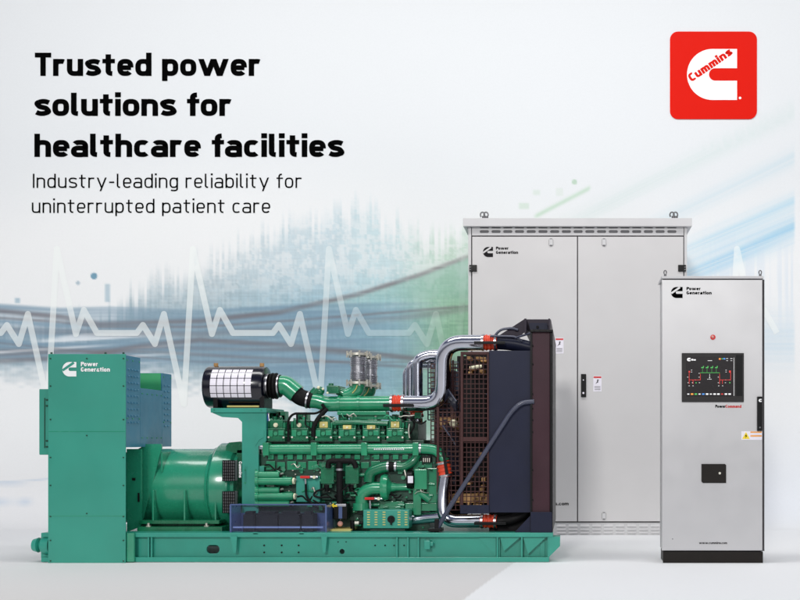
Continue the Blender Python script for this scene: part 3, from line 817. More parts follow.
# ---- exhaust bellows
for (x, Y, r, y0, y1) in ((358.3, .62, 8.0, 354.5, 383), (370.0, .95, 7.4, 357.5, 386)):
    prof = [(y0+2, r*.86)]
    n = 5
    for seg_ in ((y0+2, y0+12), (y1-11, y1-2)):
        for i in range(n):
            t0 = seg_[0]+(seg_[1]-seg_[0])*i/n; dt = (seg_[1]-seg_[0])/n
            prof += [(t0+dt*.1, r*.94), (t0+dt*.35, r*1.04), (t0+dt*.65, r*1.04), (t0+dt*.9, r*.94)]
    b = B(); b.turn(0, Y, prof, 32, 'z', x)
    ex = obj('exhaust_bellows', b, STEEL, gs)
    for y in (y0, y1):
        b = B(); b.turn(0, Y, [(y-1.2, r*1.28), (y+1.2, r*1.28)], 32, 'z', x)
        for i in range(8):
            a = i*math.pi/4+.3; ox = math.cos(a)*r*1.38*k(Y); oy = math.sin(a)*r*1.38*k(Y)
            p = P(x, y, Y)+Vector((ox, oy, 0)); hgt = 3.2*k(Y)
            b.sweep([p-Vector((0, 0, hgt)), p+Vector((0, 0, hgt))], 0.95*k(Y), 6)
        obj('flange', b, ZINC, ex)
    b = B(); b.tube([(x, y1+1, Y), (x-1, y1+7, Y), (x-9, y1+11.5, Y), (x-14, y1+12.5, Y)], r*.85, .07, 24)
    obj('exhaust_elbow', b, G_ENG2, gs)
    b = B(); b.tube([(x-1, y1+2, Y-.07), (x-2.5, y1+6.5, Y-.075), (x-6, y1+10, Y-.075)], .5, .04, 8); obj('yellow_line', b, BRASS, gs)
# ---- engine block
b = B()
b.box(258, 454, 436, 500, .46, 1.2, .008); b.box(262, 500, 430, 531, .50, 1.15, .008)
b.box(262, 440, 424, 446, .50, 1.25, .006)
b.box(264, 421, 418, 440, .66, 1.2, .006)
en = obj('engine_block', b, G_DARK, gs)  # dark base colour makes the gaps between castings read as shaded
obj('flywheel_housing', B().box(236, 449, 261.5, 531, .55, 1.2, .01), G_ENG, gs)
b = B()
for i in range(16):
    x = 268+i*9.6; b.box(x, 454.5, x+5.6, 459.5, .435, .459, .003)
for i in range(8):
    x = 266+i*21; b.box(x, 461, x+9, 470, .44, .459, .004); b.box(x+11, 462, x+19, 468.5, .445, .459, .004)
for i in range(58):
    x = random.uniform(262, 430); y = random.uniform(461, 496)
    if i % 3 == 0:
        r = random.uniform(1.2, 2.6); Y = random.uniform(.39, .44); b.cyl((x, y, Y), (x, y, .47), r, 14)
    elif i % 3 == 1:
        L = random.uniform(5, 14); b.cyl((x, y, .43), (x+L, y+random.uniform(-.6, .6), .43), random.uniform(.9, 1.9), 12)
    else:
        w = random.uniform(2, 6); hh = random.uniform(2, 8); b.box(x, y, x+w, y+hh, random.uniform(.41, .44), .47, .006)
for i in range(30):
    x = random.uniform(264, 425); y = random.uniform(501, 525)
    if i % 2: b.cyl((x, y, .46), (x+random.uniform(4, 10), y, .46), random.uniform(1, 2.2), 12)
    else: b.box(x, y, x+random.uniform(2, 8), y+random.uniform(2, 6), random.uniform(.45, .485), .51, .005)
obj('casting', b, G_ENG2, en)
b = B()
for i in range(120):
    x = random.uniform(262, 434); y = random.choice((456.2, 463, 471.5, 486.5, 497.2, 503, 512, 528))+random.uniform(-.5, .5); b.bolt(x, y, .45 if y < 500 else .49, random.choice((.55, .7, .9)))
obj('bolts', b, G_ENG2, en)
b = B()
for i in range(60):
    x = random.uniform(262, 434); y = random.uniform(470, 528); b.bolt(x, y, .452 if y < 500 else .492, random.uniform(.5, .9))
obj('studs', b, ZINC, en)
b = B()
for i in range(22):
    x = random.uniform(264, 418); y = random.uniform(466, 520); b.box(x, y, x+random.uniform(2, 7), y+random.uniform(1, 4), .440 if y < 500 else .48, .46 if y < 500 else .5, .001)
obj('recess_shade', b, G_DARK, en)  # dark raised patches imitate shaded recesses between engine parts
for i, x in enumerate((276, 299.5, 323.5, 347, 371, 395)):
    b = B(); b.box(x-8.8, 428, x+8.8, 442, .44, .66, .008); b.box(x-6.6, 419.5, x+6.6, 428.5, .47, .66, .008)
    b.cyl((x-1, 420, .55), (x-1, 416.5, .55), 2.4, 12); b.cyl((x+4.4, 420, .53), (x+4.4, 417.6, .53), 1.5, 8)
    b.box(x+9.2, 430, x+14.2, 440, .50, .66, .006); b.box(x+9.6, 424, x+13, 430, .55, .66, .004)
    for ox in (-6, 6): b.bolt(x+ox, 438.8, .44, 1.0)
    for ox in (-2.5, 2.5): b.bolt(x+ox, 440, .44, .8)
    hd = obj1('cylinder_head', b, G_ENG, gs)
    b = B()
    b.box(x-7.8, 430, x-3.2, 436.6, .425, .439, .004); b.box(x+2.2, 430.4, x+7.6, 435.5, .42, .439, .004); b.cyl((x-.4, 433.6, .42), (x-.4, 433.6, .44), 2.0, 14)
    b.box(x-8.6, 421, x-6.8, 428, .48, .6, .003); b.box(x+7, 422.5, x+8.8, 428, .48, .6, .003); b.cyl((x+4.6, 419.4, .50), (x+4.6, 417.0, .50), 1.9, 10); b.cyl((x-5, 419.4, .5), (x-5, 418.2, .5), 1.3, 6)
    b.cyl((x+10.2, 433, .49), (x+13.4, 433, .49), 1.8, 12); b.cyl((x+11.6, 428, .54), (x+11.6, 422, .54), 1.2, 10)
    for p in pieces(b): obj1('head_boss', p, G_ENG2, hd)
    b = B(); b.box(x-8.9, 441.0, x+8.9, 441.7, .436, .439, 0); b.box(x-3.0, 429.2, x+2.0, 430.0, .436, .439, 0); b.box(x+9.0, 429.4, x+14.3, 430.2, .49, .499, 0)
    for p in pieces(b): obj1('gap_shade_line', p, G_DARK, hd)  # dark strips painted in for shaded gaps on the heads
    b = B(); b.cyl((x-7.5, 437.2, .425), (x-7.5, 437.2, .44), 1.0, 8); b.cyl((x+7.5, 437.4, .425), (x+7.5, 437.4, .44), 1.0, 8); b.cyl((x+4.6, 416.9, .50), (x+4.6, 415.9, .50), 1.2, 8)
    for p in pieces(b): obj1('stud', p, ZINC, hd)
    b = B()
    if i >= 2: b.box(x-4.2, 421.6 if i in (2, 5) else 425.2, x+4.2, 427.8 if i in (2, 5) else 429.2, .435 if i in (3, 4) else .455, .469, .004)
    else: b.disc(x-.5, 425, 2.2, .455, .469, 14)
    cp = obj('injector_cover', b, BRASS if i >= 2 else CREAM, hd)
    obj('cover_bolt', B().disc(x, 424.8 if i not in (3, 4) else 427.4, 1.1, .425 if i in (3, 4) else .444, .434 if i in (3, 4) else .454, 10), CREAM, cp)
b = B()
for i in range(26):
    x = random.uniform(268, 415); b.box(x, random.uniform(411, 417), x+random.uniform(3, 8), random.uniform(418, 423), .68, .8, .006)
b.tube([(333, 423, .46), (352, 422, .46), (388, 423.5, .46)], 2.6, .05); b.tube([(262, 436, .45), (330, 436.5, .43), (405, 436, .44)], .5, .05, 6)
obj('rocker_cover', b, G_ENG, gs)
for i in range(34):
    x = random.uniform(264, 426); y = random.choice((random.uniform(459, 472), random.uniform(486, 498), random.uniform(414, 420))); L = random.uniform(5, 16)
    obj('fuel_line', B().tube([(x, y, .40), (x+L*.3, y-random.uniform(-3, 4), .385), (x+L*.7, y+random.uniform(-2, 6), .385), (x+L, y+random.uniform(-3, 5), .41)], random.choice((.45, .6, .8)), .05, 8), (RUBBER, ZINC, G_ENG2, RUBBER)[i % 4], gs)
for pts, r in (([(288.5, 442, .43), (288, 420, .43), (293, 413.5, .43), (318, 413.5, .46), (325, 407, .5)], 1.2), ([(313.5, 437, .42), (313, 428, .42), (318, 418, .43), (327, 409, .48)], 2.2), ([(297, 414, .43), (297, 424, .43)], .9), ([(306, 414, .43), (305, 425, .43), (310, 428, .43)], .7),
               ([(404, 412, .5), (412, 417, .46), (415, 425, .46), (410, 434, .47)], 1.0), ([(322, 416, .5), (326, 410, .5), (322, 404, .48)], 1.6), ([(409, 424, .46), (408, 432, .45), (411, 440, .45)], .8)):
    obj('cable', B().tube(pts, r, .06, 10), RUBBER, gs)
b = B(); b.tube([(409.5, 424, .44), (408.5, 430, .44), (409.5, 438, .44)], .7); obj('braided_line', b, ZINC, gs)
# ---- coolant rail under the heads
b = B(); b.tube([(264, 449.3, .42), (424, 448.6, .42), (438, 450, .40), (445, 462, .37)], 5.1, .10, 26)
rl = obj('coolant_rail', b, G_ENG2, gs)
b = B()
for x in (262.5, 310.5, 361, 412.5): b.box(x, 442.5, x+6, 455.6, .355, .48, .006)
obj('rail_bracket', b, G_ENG2, rl)
b = B(); b.cyl((419.6, 448.8, .42), (421.4, 448.8, .42), 5.9, 24); obj('clamp', b, STEEL, rl)
b = B()
for i in range(14): b.box(374+i*2.2, 448.6, 375.4+i*2.2, 449.9, .3655, .3675, 0)
obj('decal', b, LABELW, rl)
redhose((443, 461.5, .36), (446, 477, .36), 6.8)
obj('pipe_clamp', B().prism([(441.5, 449), (444, 449), (448.5, 474), (445.5, 475)], .285, .295), BLACK, gs)
b = B(); b.tube([(445.5, 475.5, .36), (443, 492, .35), (443, 521.3, .31), (482, 521, .27)], 6.5, .2, 32); obj('lower_pipe', b, CHROME, gs)
b = B(); b.tube([(409, 520, .48), (424, 518, .48), (442, 516.5, .45)], 5.4, .06, 24); obj('lower_pipe', b, CHROME, gs)
redhose((480.5, 521, .27), (497, 521.5, .26), 6.6)
obj('pipe_clamp', B().box(474, 522, 506, 525, .185, .195, .002), BLACK, gs)
b = B(); b.tube([(496, 521.5, .27), (512, 520, .27), (528, 512, .27)], 5.4, .06, 20); obj('radiator_outlet', b, DARKIN, gs)
# ---- starter motors, breather, pumps
for (y, r, x1_) in ((474.8, 3.4, 280), (481, 4.0, 293), (490.4, 3.4, 280), (496.4, 4.0, 294), (503.5, 3.2, 290)):
    b = B(); b.turn(y, .38, [(256, r*1.3), (259, r*1.3), (259, r), (x1_-1, r), (x1_, r*.7)], 20)
    sm_ = obj('starter_motor', b, G_ENG2, gs)
    b = B(); b.turn(y, .38, [(x1_, r*.8), (x1_+1.8, r*.8)], 12); obj('end_cap', b, BLACK if r < 3.5 else CREAM, sm_)
    b = B(); b.cyl((x1_+1, y-1, .36), (x1_+3, y-1.6, .35), .9, 8); obj('terminal', b, ZINC, sm_)
b = B(); b.box(296, 476, 320, 502, .40, .458, .006); b.box(256, 466, 264, 506, .42, .459, .005); obj('cover_plate', b, G_BASE, gs)
def valve(x, y, Y):
    b = B(); b.cyl((x+7, y+.2, Y), (x+18, y+.2, Y), 1.7, 12); b.cyl((x+5.5, y+2, Y), (x+5.8, y+10, Y), 1.1, 10)
    v = obj('drain_valve', b, STEEL, gs)
    obj('handle', B().box(x, y-1.2, x+9.5, y+1.4, Y-.04, Y-.025, .003), REDH, v)
    b = B(); b.disc(x+14, y+.2, 1.6, Y-.035, Y-.02, 12); obj('gauge_cap', b, CREAM, v)
valve(300, 477, .37); valve(364.5, 498.5, .37)
b = B(); b.tube([(328, 468, .34), (328.5, 461, .34), (354, 461, .34), (356, 468, .34)], 2.7, .05, 16); b.tube([(339.5, 462, .34), (340, 510, .34)], 3.4, .05, 16)
bt = obj('breather_pipe', b, RUBBER, gs)
b = B(); b.box(333, 504.5, 347.2, 519.5, .30, .44, .01); cn = obj('breather_filter', b, BLACK, bt)
obj('filter_band', B().box(338.5, 505.5, 342.2, 518.5, .294, .30, .001), TRAYBLUE, cn)
b = B(); b.turn(0, .34, [(468.5, 4.0), (470.5, 4.0)], 16, 'z', 339.6); b.box(335.5, 504, 346, 506.5, .29, .30, .002); obj('clamp', b, STEEL, bt)
b = B(); b.ball(340.2, 523.8, .33, 2.8); obj('drain_bulb', b, PINK, bt)
for x in (320.5, 345): 
    b = B(); b.box(x, 465.5, x+13.6, 484, .36, .47, .008); b.box(x+2, 484, x+11.5, 488, .38, .47, .006)
    for yy in (467.5, 481.5):
        for xx in (x+1.8, x+11.8): b.bolt(xx, yy, .36, .8)
    vc = obj('valve_cover', b, G_ENG, gs)
    b = B(); b.turn(0, .40, [(484.5, 3.6), (488, 3.6), (488.2, 2.4), (491.5, 2.2)], 16, 'z', x+6.5); obj('sender_cap', b, RUBBER, vc)
for pts, r in (([(324, 489, .36), (316, 491, .36), (313, 495.5, .35), (318, 497.4, .35), (330, 497, .36)], 1.0), ([(350, 484, .34), (343, 490, .32), (334, 496.5, .33), (338, 498, .36)], .9), ([(305.8, 484, .36), (306, 496, .36), (311, 503, .36), (318, 508, .3)], 1.1), ([(326, 504, .3), (331, 512, .33), (330, 528, .33)], 1.4), ([(313, 500, .3), (322, 505, .27), (327, 512, .27), (327.5, 520, .27)], .8), ([(346, 497, .36), (349, 496, .36)], 1.2), ([(351, 489, .36), (358, 495, .36), (360, 505, .36)], .8)):
    obj('cable', B().tube(pts, r, .05, 10), RUBBER, gs)
b = B(); b.box(330, 529.5, 351, 531.5, .22, .5, .002); obj('yellow_pad', b, BRASS, gs)
b = B(); b.prism([(330.5, 505), (334, 503.2), (333.5, 505), (337, 505), (337, 506.8), (333.5, 506.8), (334, 508)], .285, .29); obj('rotation_mark', b, YELLOW, gs)
b = B(); b.tube([(369, 482, .40), (370, 472, .40), (382, 467.5, .40), (388, 466.6, .40)], 5.4, .07, 20); b.tube([(396, 466.6, .40), (405, 467, .40), (414, 461, .40), (417, 455, .42)], 4.3, .07, 20)
pp = obj('bypass_pipe', b, G_ENG, gs)
b = B(); b.cyl((387.5, 466.6, .40), (397, 466.6, .40), 5.0, 20); cpn = obj('coupling', b, RUBBER, pp)
b = B()
for x in (387.2, 394.8): b.cyl((x, 466.6, .40), (x+2.0, 466.6, .40), 5.5, 20)
obj('clamp', b, STEEL, cpn)
b = B(); b.turn(487, .42, [(381, 9), (382, 12.5), (385, 13.6), (388.5, 12.5), (390, 8), (392, 5), (397, 3.6), (410, 3.6), (411, 5)], 32)
b.tube([(361.5, 506, .40), (362, 494, .40), (370, 488, .40), (382, 488, .40)], 6.4, .09, 22); b.turn(0, .40, [(503, 8), (510, 8.5)], 24, 'z', 361)
wp = obj('water_pump', b, G_ENG2, gs)
b = B(); b.box(414, 469, 427, 489.5, .36, .6, .01); b.box(426.5, 468, 440, 503, .44, .7, .008); b.box(413, 489.6, 421, 515, .42, .6, .006); b.cyl((421, 493, .44), (430, 500, .44), 4, 14)
b.box(405, 503, 440, 511, .46, .6, .006); b.box(378, 501, 404, 509.5, .47, .6, .006)
ph_ = obj('pump_housing', b, G_ENG2, gs)
b = B(); b.turn(479.5, .40, [(407.5, 9), (409, 9.3), (413, 9.3), (414, 8)], 24); obj('pulley', b, BLACK, ph_)
b = B(); b.box(407.8, 476, 413, 483, .30, .305, 0); obj('decal', b, LABELW, ph_)
b = B(); b.box(422, 456, 431, 463, .40, .5, .004); cb = obj('connector', b, BLACK, gs)
b = B()
for i in range(4): b.box(423+i*2, 458, 423.8+i*2, 462, .395, .40, 0)
obj('pins', b, ZINC, cb)
b = B(); b.tube([(404.5, 470, .38), (406, 476, .37), (408, 480, .38)], .9, .05); obj('braided_line', b, ZINC, gs)
# ---- local control box
b = B(); b.box(363.2, 510, 409, 528.4, .22, .40, .005)
kb = obj('terminal_box', b, G_BASE, gs)
b = B()
for x in (368.5, 376, 384, 399, 406):
    for i in range(6): b.box(x-1.4, 511.7+i*2.5, x+1.4, 512.7+i*2.5, .2165, .22, 0)
obj('slots', b, BRASS, kb)
b = B(); b.disc(391, 519.3, 3.7, .205, .22, 20); b.box(390.1, 515.8, 391.9, 525, .195, .206, .002); obj('knob', b, BLACK, kb)
b = B(); b.box(370, 528.6, 405, 532.6, .26, .38, .002); obj('stand', b, G_DARK, kb)
b = B(); b.cyl((351, 523, .30), (363, 523, .30), 1.6, 10); b.tube([(352, 520.5, .30), (352.5, 525, .30), (352.5, 533, .30)], 2.2, .03, 10); obj('fitting', b, BLACK, kb)
b = B(); b.cyl((355, 523.2, .29), (359, 523.2, .29), 2.0, 10); obj('union_nut', b, ZINC, kb)
# ---- battery tray
b = B(); b.box(230, 504, 326, 505.2, .10, .112, .001); b.box(230, 504, 326, 505.2, .35, .36, .001); b.box(230, 533.8, 326, 536, .06, .36, .002); b.box(229.6, 505.3, 231.4, 533.7, .10, .36, .001); b.box(325, 505.3, 326.8, 533.7, .10, .36, .001)
b.box(231.5, 513, 324.9, 533.7, .335, .345, 0)
bt_ = obj('battery_tray', b, TRAYBLUE, gs)
obj('clear_cover', B().sheet([[(231.6, 505.4), (324.8, 505.4), (324.8, 533.6), (231.6, 533.6)]], .107), TRAYGLASS, bt_)
for i, (x0, x1_) in enumerate(((243, 254.5), (256, 277.5), (279, 299.5), (302, 313))):
    b = B(); b.box(x0, 514.5, x1_, 533.2, .15, .31, .004); b.box(x0+2, 511.5, x1_-2, 514.6, .18, .28, .003)
    bb = obj('battery', b, BATT, bt_)
    obj('band', B().box(x0-.6, 526.4, x1_+.6, 528.2, .142, .15, 0), BATTBAND, bb)
b = B(); b.box(233, 526.4, 242.6, 528.2, .12, .125, 0); b.box(313.4, 526.4, 323, 528.2, .12, .125, 0); obj('retaining_bar', b, BATTBAND, bt_)
b = B()
for x in (253, 299): b.box(x, 532.2, x+5, 534.4, .05, .06, .002)
obj('tab', b, G_BASE, bt_)
b = B(); b.prism([(230, 536.2), (237, 536.2), (236, 552), (233.5, 553)], .04, .048); b.prism([(321, 536.2), (327, 536.2), (325.5, 552), (323, 553)], .04, .048); obj('tray_leg', b, G_BASE, bt_)
# ---- radiator
ra = obj('radiator', B().box(531.5, 331.5, 550, 532, .10, 1.5, .006), COLUMN, gs)
b = B(); b.box(550.1, 330.5, 552.8, 532.2, .085, 1.52, .003); b.box(530.2, 331, 532.2, 532.2, .085, .10, .001)
b.box(530.5, 329.6, 553, 332, .07, 1.52, .002)
fr = obj('edge_frame', b, BLACK, ra)
b = B()
for y in (345.5, 364, 394, 408.5, 420, 432, 470, 500, 515): b.bolt(532.6, y, .09, .9)
for y in (345.5, 364, 420, 512, 520): b.bolt(551.5, y, .085, .9)
for x in (534, 540, 546, 551): b.bolt(x, 331.2, .07, .9)
for i in range(7): b.bolt(551.5, 512+i*3, .085, 1.0)
obj('bolts', b, DARKIN, fr)
b = B(); b.prism([(495, 338), (524.5, 319), (525.5, 331), (512, 344)], .30, .32); b.box(524.5, 319.2, 551, 331, .38, 1.4, .006); b.prism([(524.3, 318.5), (526.3, 318.5), (526.3, 333), (524.3, 333)], .20, .38); b.prism([(548.3, 318.5), (550, 318.5), (550, 331), (548.3, 331)], .20, .38)
tk = obj('header_tank', b, NAVY2, ra)
b = B(); b.prism([(528.8, 323), (547.2, 323), (548, 329.4), (530, 329.4)], .30, .36); obj('filler_bracket', b, NAVY, tk)
b = B(); b.disc(537.5, 327, 1.4, .29, .30, 12); b.disc(516, 329.5, 1.6, .29, .30, 12); obj('filler_cap', b, DARKIN, tk)
b = B(); b.tube([(494, 337, .28), (500, 329.5, .28), (512, 328, .28), (518, 330, .28)], 1.3, .06); b.tube([(515, 338, .26), (531, 333, .2)], 1.1); b.tube([(490, 336, .26), (515, 336.5, .26), (522, 341, .26)], 1.2, .04); obj('vent_line', b, SLATE, tk)
b = B(); b.box(489, 350.6, 530.8, 512.5, .115, .13, .003); b.box(489, 350.6, 530.8, 352.5, .13, 1.5, .003)
obj('side_panel', b, NAVY, ra)
b = B()
b.prism([(513, 534), (530.5, 515.5), (530.5, 534)], .10, .12); b.box(530.6, 512, 552, 533, .075, .084, .002)
obj('foot_bracket', b, NAVY, ra)
b = B(); b.box(489, 512.6, 530.6, 533, .30, 1.4, .004); b.box(466, 352.6, 530, 512, .9, 1.3, .004); obj('core', b, DARKIN, ra)
def grid(bb, x0, y0, x1, y1, nx, ny, Y, t=.45, bx=.5):
    for i in range(nx+1):
        x = x0+(x1-x0)*i/nx; bb.box(x-t, y0, x+t, y1, Y, Y+.006, 0)
    for i in range(ny+1):
        y = y0+(y1-y0)*i/ny; bb.box(x0, y-t, x1, y+t, Y-.0062, Y-.0002, 0)
b = B(); grid(b, 462.5, 354.5, 487.5, 511, 6, 32, .13, .42)
b.box(460.5, 351.6, 463, 513.5, .10, .15, .002); b.box(487, 351.6, 488.8, 513.5, .10, .15, .002); b.box(463.1, 351.6, 486.9, 354.6, .10, .15, .002); b.box(463.1, 437, 486.9, 441.5, .105, .14, .001)
gd = obj('fan_guard', b, RUST, ra)
b = B(); b.box(460.2, 505, 489, 513.6, .095, .10, .001)
b.bolt(486.5, 358, .12, .8); b.bolt(486.5, 394, .12, .8); b.bolt(465, 510, .095, .8); b.bolt(476, 510, .095, .8); obj('guard_rail', b, NAVY, gd)
# guard return, facing the engine, seen at a slant behind the pipes
b = B(); grid(b, 431, 364, 459, 470, 7, 24, .62, .5); grid(b, 438, 412, 460, 510, 5, 20, .34, .45)
b.box(436.5, 407, 439, 512, .33, .36, .002); b.box(452, 360, 453.6, 430, .60, .63, .002)
obj('fan_guard', b, RUST, ra)
b = B(); grid(b, 428, 362, 458, 420, 6, 11, .85, .6); obj('fan_guard', b, SLATE, ra)
# fan behind the guard
b = B()
cx, cy, fYc = 0, 0, 0
c0 = P(456, 425, .85)
for i in range(8):
    a = i*math.pi/4+.2; d = Vector((0, math.cos(a), math.sin(a))); t = Vector((.5, -math.sin(a)*.8, math.cos(a)*.8)).normalized()
    p0, p1 = c0+d*.08, c0+d*.52
    n_ = d.cross(t)*.006
    b.hexa([p0-t*.05-n_, p0+t*.05-n_, p1+t*.11-n_, p1-t*.11-n_, p0-t*.05+n_, p0+t*.05+n_, p1+t*.11+n_, p1-t*.11+n_])
fn = obj('fan', b, SLATE, ra)
b = B(); b.turn(425, .85, [(440, 8), (452, 8), (452.2, 14), (458, 14), (458.2, 9), (462, 9)], 28); obj('fan_hub', b, TAN, fn)
b = B(); b.ball(453.5, 423.5, .40, 4.2); b.cyl((470, 368, .5), (482, 366, .5), 1.8); obj('lamp_cap', b, CREAM, ra)
b = B()
for i in range(22):
    x = random.uniform(466, 484); y = random.choice((random.uniform(356, 372), random.uniform(470, 506), random.uniform(440, 500)))
    b.box(x, y, x+random.uniform(2, 6), y+random.uniform(1, 5), .5, .7, .004)
b.box(452, 494, 487, 503, .55, .7, .004)
obj('fan_belt_cover', b, TAN, ra)
b = B(); b.box(434, 372, 467, 515, .92, 1.2, .005); b.box(457, 356, 467, 371, .92, 1.2, .005); b.box(420, 470, 437, 515, .75, 1.1, .005); b.box(463, 380, 486, 437, .60, .7, .004); obj('fan_shroud', b, DARKIN, ra)
b = B()
for i in range(18):
    x = random.uniform(424, 458); y = random.uniform(362, 505); b.box(x, y, x+random.uniform(1.5, 4), y+random.uniform(2, 9), .66, .78, .003)
obj('belt_tensioner', b, SLATE, ra)
b = B(); b.tube([(534, 401.5, .09), (521, 402.5, .08), (511, 412, .08), (446, 513, .10), (438.5, 527, .12), (437, 531, .12)], 2.3, .09, 16); 
bc = obj('diagonal_brace', b, SLATE, ra)
b = B(); b.box(428, 528.5, 442, 531.5, .08, .2, .003); b.box(434.5, 519, 438.5, 532, .09, .14, .003); obj('brace_foot', b, BLACK, bc)
#==CABINETS==
# ------------------------------------------------------------------ big grey cabinet
CY = HC*S*D/(535-H)-D
cab = thing('power_cabinet', Vector((P(577.5, 535, CY).x, CY+.3, 0)), 'wide grey two-door steel cabinet with overhanging roof behind the generator', 'cabinet')
cp = 'grey'
b = B(); b.box(470, 228, 686, 522.4, CY+.03, CY+.62, .003)
bd = obj('body', b, GREY, cab)
b = B(); b.box(468.2, 226.5, 471.2, 522, CY, CY+.60, .003); b.box(684.2, 226.5, 687, 522, CY, CY+.60, .003); obj('corner_post', b, GREY, bd)
obj('gap_shade_sheet', B().box(471.3, 227, 684.1, 522.2, CY+.018, CY+.029, 0), GAP, bd)  # dark backing sheet puts shade into the door seams
holes = [rrect(479.8+11.72*i, 230.2, 488.9+11.72*i, 233.0, 1.35, 4) for i in range(17)] + [rrect(479.8+11.72*i, 226.9, 488.9+11.72*i, 228.4, .7, 3) for i in range(17)]
b = B(); b.plate([(472, 226.2), (683.6, 226.2), (683.6, 235.4), (472, 235.4)], holes, CY, CY+.012); vp = obj('vent_panel', b, GREY, bd)
obj('vent_shade', B().box(473, 226.4, 682.6, 235.2, CY+.0135, CY+.0165, 0), SLOT, vp)
b = B()
b.box(463, 218, 692, 226.2, CY-.05, CY+.68, .004); b.prism([(464, 226.3), (691, 226.3), (686, 230), (469, 230)], CY+.03, CY+.1)
rf = obj('roof', b, GREY, cab)
for x in (484, 673.5):
    b = B(); Yc = CY+.15
    for dx, Yo in ((-1.5, 0), (2, .12)):
        pts = [P(x+dx+2.1*math.cos(t), 214.8-2.6*math.sin(t), Yc+Yo) for t in np.linspace(-.9, math.pi+.9, 16)]
        b.sweep(pts, .75*k(CY), 10)
    b.turn(0, Yc, [(216.2, 2.0), (218.2, 2.0)], 12, 'z', x); b.turn(0, Yc+.12, [(216.2, 1.8), (218.2, 1.8)], 12, 'z', x+2.5)
    obj('lifting_eye', b, EYE, rf)
for (x0, x1_) in ((472.2, 577), (578, 683.4)):
    b = B(); b.box(x0, 236.6, x1_, 521.4, CY-.012, CY+.012, .004)
    dr = obj('door', b, GREY_D, cab)
    Yd = CY-.012
    if x0 < 500:
        emblem(483, 247, 493, 257, Yd, INK2, GREY_D, dr)
        lettering('lettering', 'Power', 496, 249.6, 508.5, 2.9, .24, Yd, INK2, dr); lettering('lettering', 'Generation', 496, 253.8, 518, 2.9, .24, Yd, INK2, dr)
        lettering('lettering', 'www.cummins.com', 519, 505.2, 568.5, 3.2, .17, Yd, INK, dr)
        spots = [(551, 242.2)]; hx = (469.2, 476.8)
        lab = (555.3, 338)
    else:
        spots = [(604, 242.2), (604, 516)]; hx = (678.2, 686.0)
        b = B(); b.box(581, 374, 586.2, 397, Yd-.02, Yd, .004); hn = obj('handle', b, BLACK, dr)
        b = B(); b.disc(583.4, 393, 1.0, Yd-.024, Yd-.02, 12); b.disc(583.4, 380, .6, Yd-.024, Yd-.02, 10); obj('key_lock', b, LABELW, hn)
        lab = (593.3, 376)
    lx, ly = lab
    sl = obj('warning_label', B().box(lx, ly, lx+8.3, ly+15.5, Yd-.002, Yd, 0), LABELW, dr)
    obj('label_header', B().box(lx+.3, ly+.4, lx+8, ly+2, Yd-.004, Yd-.0022, 0), REDH, sl)
    b = B(); b.prism([(lx+3.9+a*.7, ly+3.4+c*.75) for a, c in ((0, 0), (2.5, .6), (.8, 2.3), (2, 3.4), (-2.5, 6), (-.4, 3.2))], Yd-.004, Yd-.0022); obj('hazard_mark', b, GAP, sl)
    b = B()
    for i in range(3): b.box(lx+1.2, ly+10.3+i*1.5, lx+7.1, ly+10.8+i*1.5, Yd-.004, Yd-.0022, 0)
    obj('small_print', b, SLOT, sl)
    b = B(); bk = B()
    for (x, y) in spots:
        b.prism(rrect(x-1.9, y-3.6, x+1.9, y+3.6, 1.85, 6), Yd-.008, Yd); bk.box(x-1.0, y+2.5, x+1.0, y+3.7, Yd-.0085, Yd-.0078, 0); bk.box(x-.7, y-3.5, x+.7, y-2.8, Yd-.0085, Yd-.0078, 0)
        bk.plate(rrect(x-2.2, y-3.9, x+2.2, y+3.9, 2.1, 6), [rrect(x-1.7, y-3.3, x+1.7, y+3.3, 1.65, 6)], Yd-.0075, Yd-.0005)
    lt = obj('latch', b, GREY, dr); obj('latch_insert', bk, SLOT, lt)
    b = B(); b.box(hx[0], 264.8, hx[1], 271.4, Yd-.016, Yd-.001, .003); hg = obj('hinge', b, BLACK, dr)
    b = B(); ix = hx[0]+.3 if x0 < 500 else hx[1]-1.7
    for y in (266.5, 269): b.box(ix, y, ix+1.4, y+1.1, Yd-.0185, Yd-.0162, 0)
    obj('hinge_pin', b, SLOT, hg)
lou = B(); pl = B()
pl.box(470, 522.6, 686.6, 535, CY+.005, CY+.6, .003)
pn = obj('plinth', pl, GREY, cab)
for i in range(18):
    x = 474.5+i*11.75
    for y in (525.2, 528.6, 532.0):
        a, c = P(x, y-1.0, CY+.004), P(x+9, y+1.0, CY+.004)
        lou.hexa([(a.x, CY+.0045, a.z), (c.x, CY+.0045, a.z), (c.x, CY-.012, c.z), (a.x, CY-.012, c.z), (a.x, CY+.0048, a.z), (c.x, CY+.0048, a.z), (c.x, CY+.0048, c.z), (a.x, CY+.0048, c.z)])
obj('louvres', lou, GREY, pn)
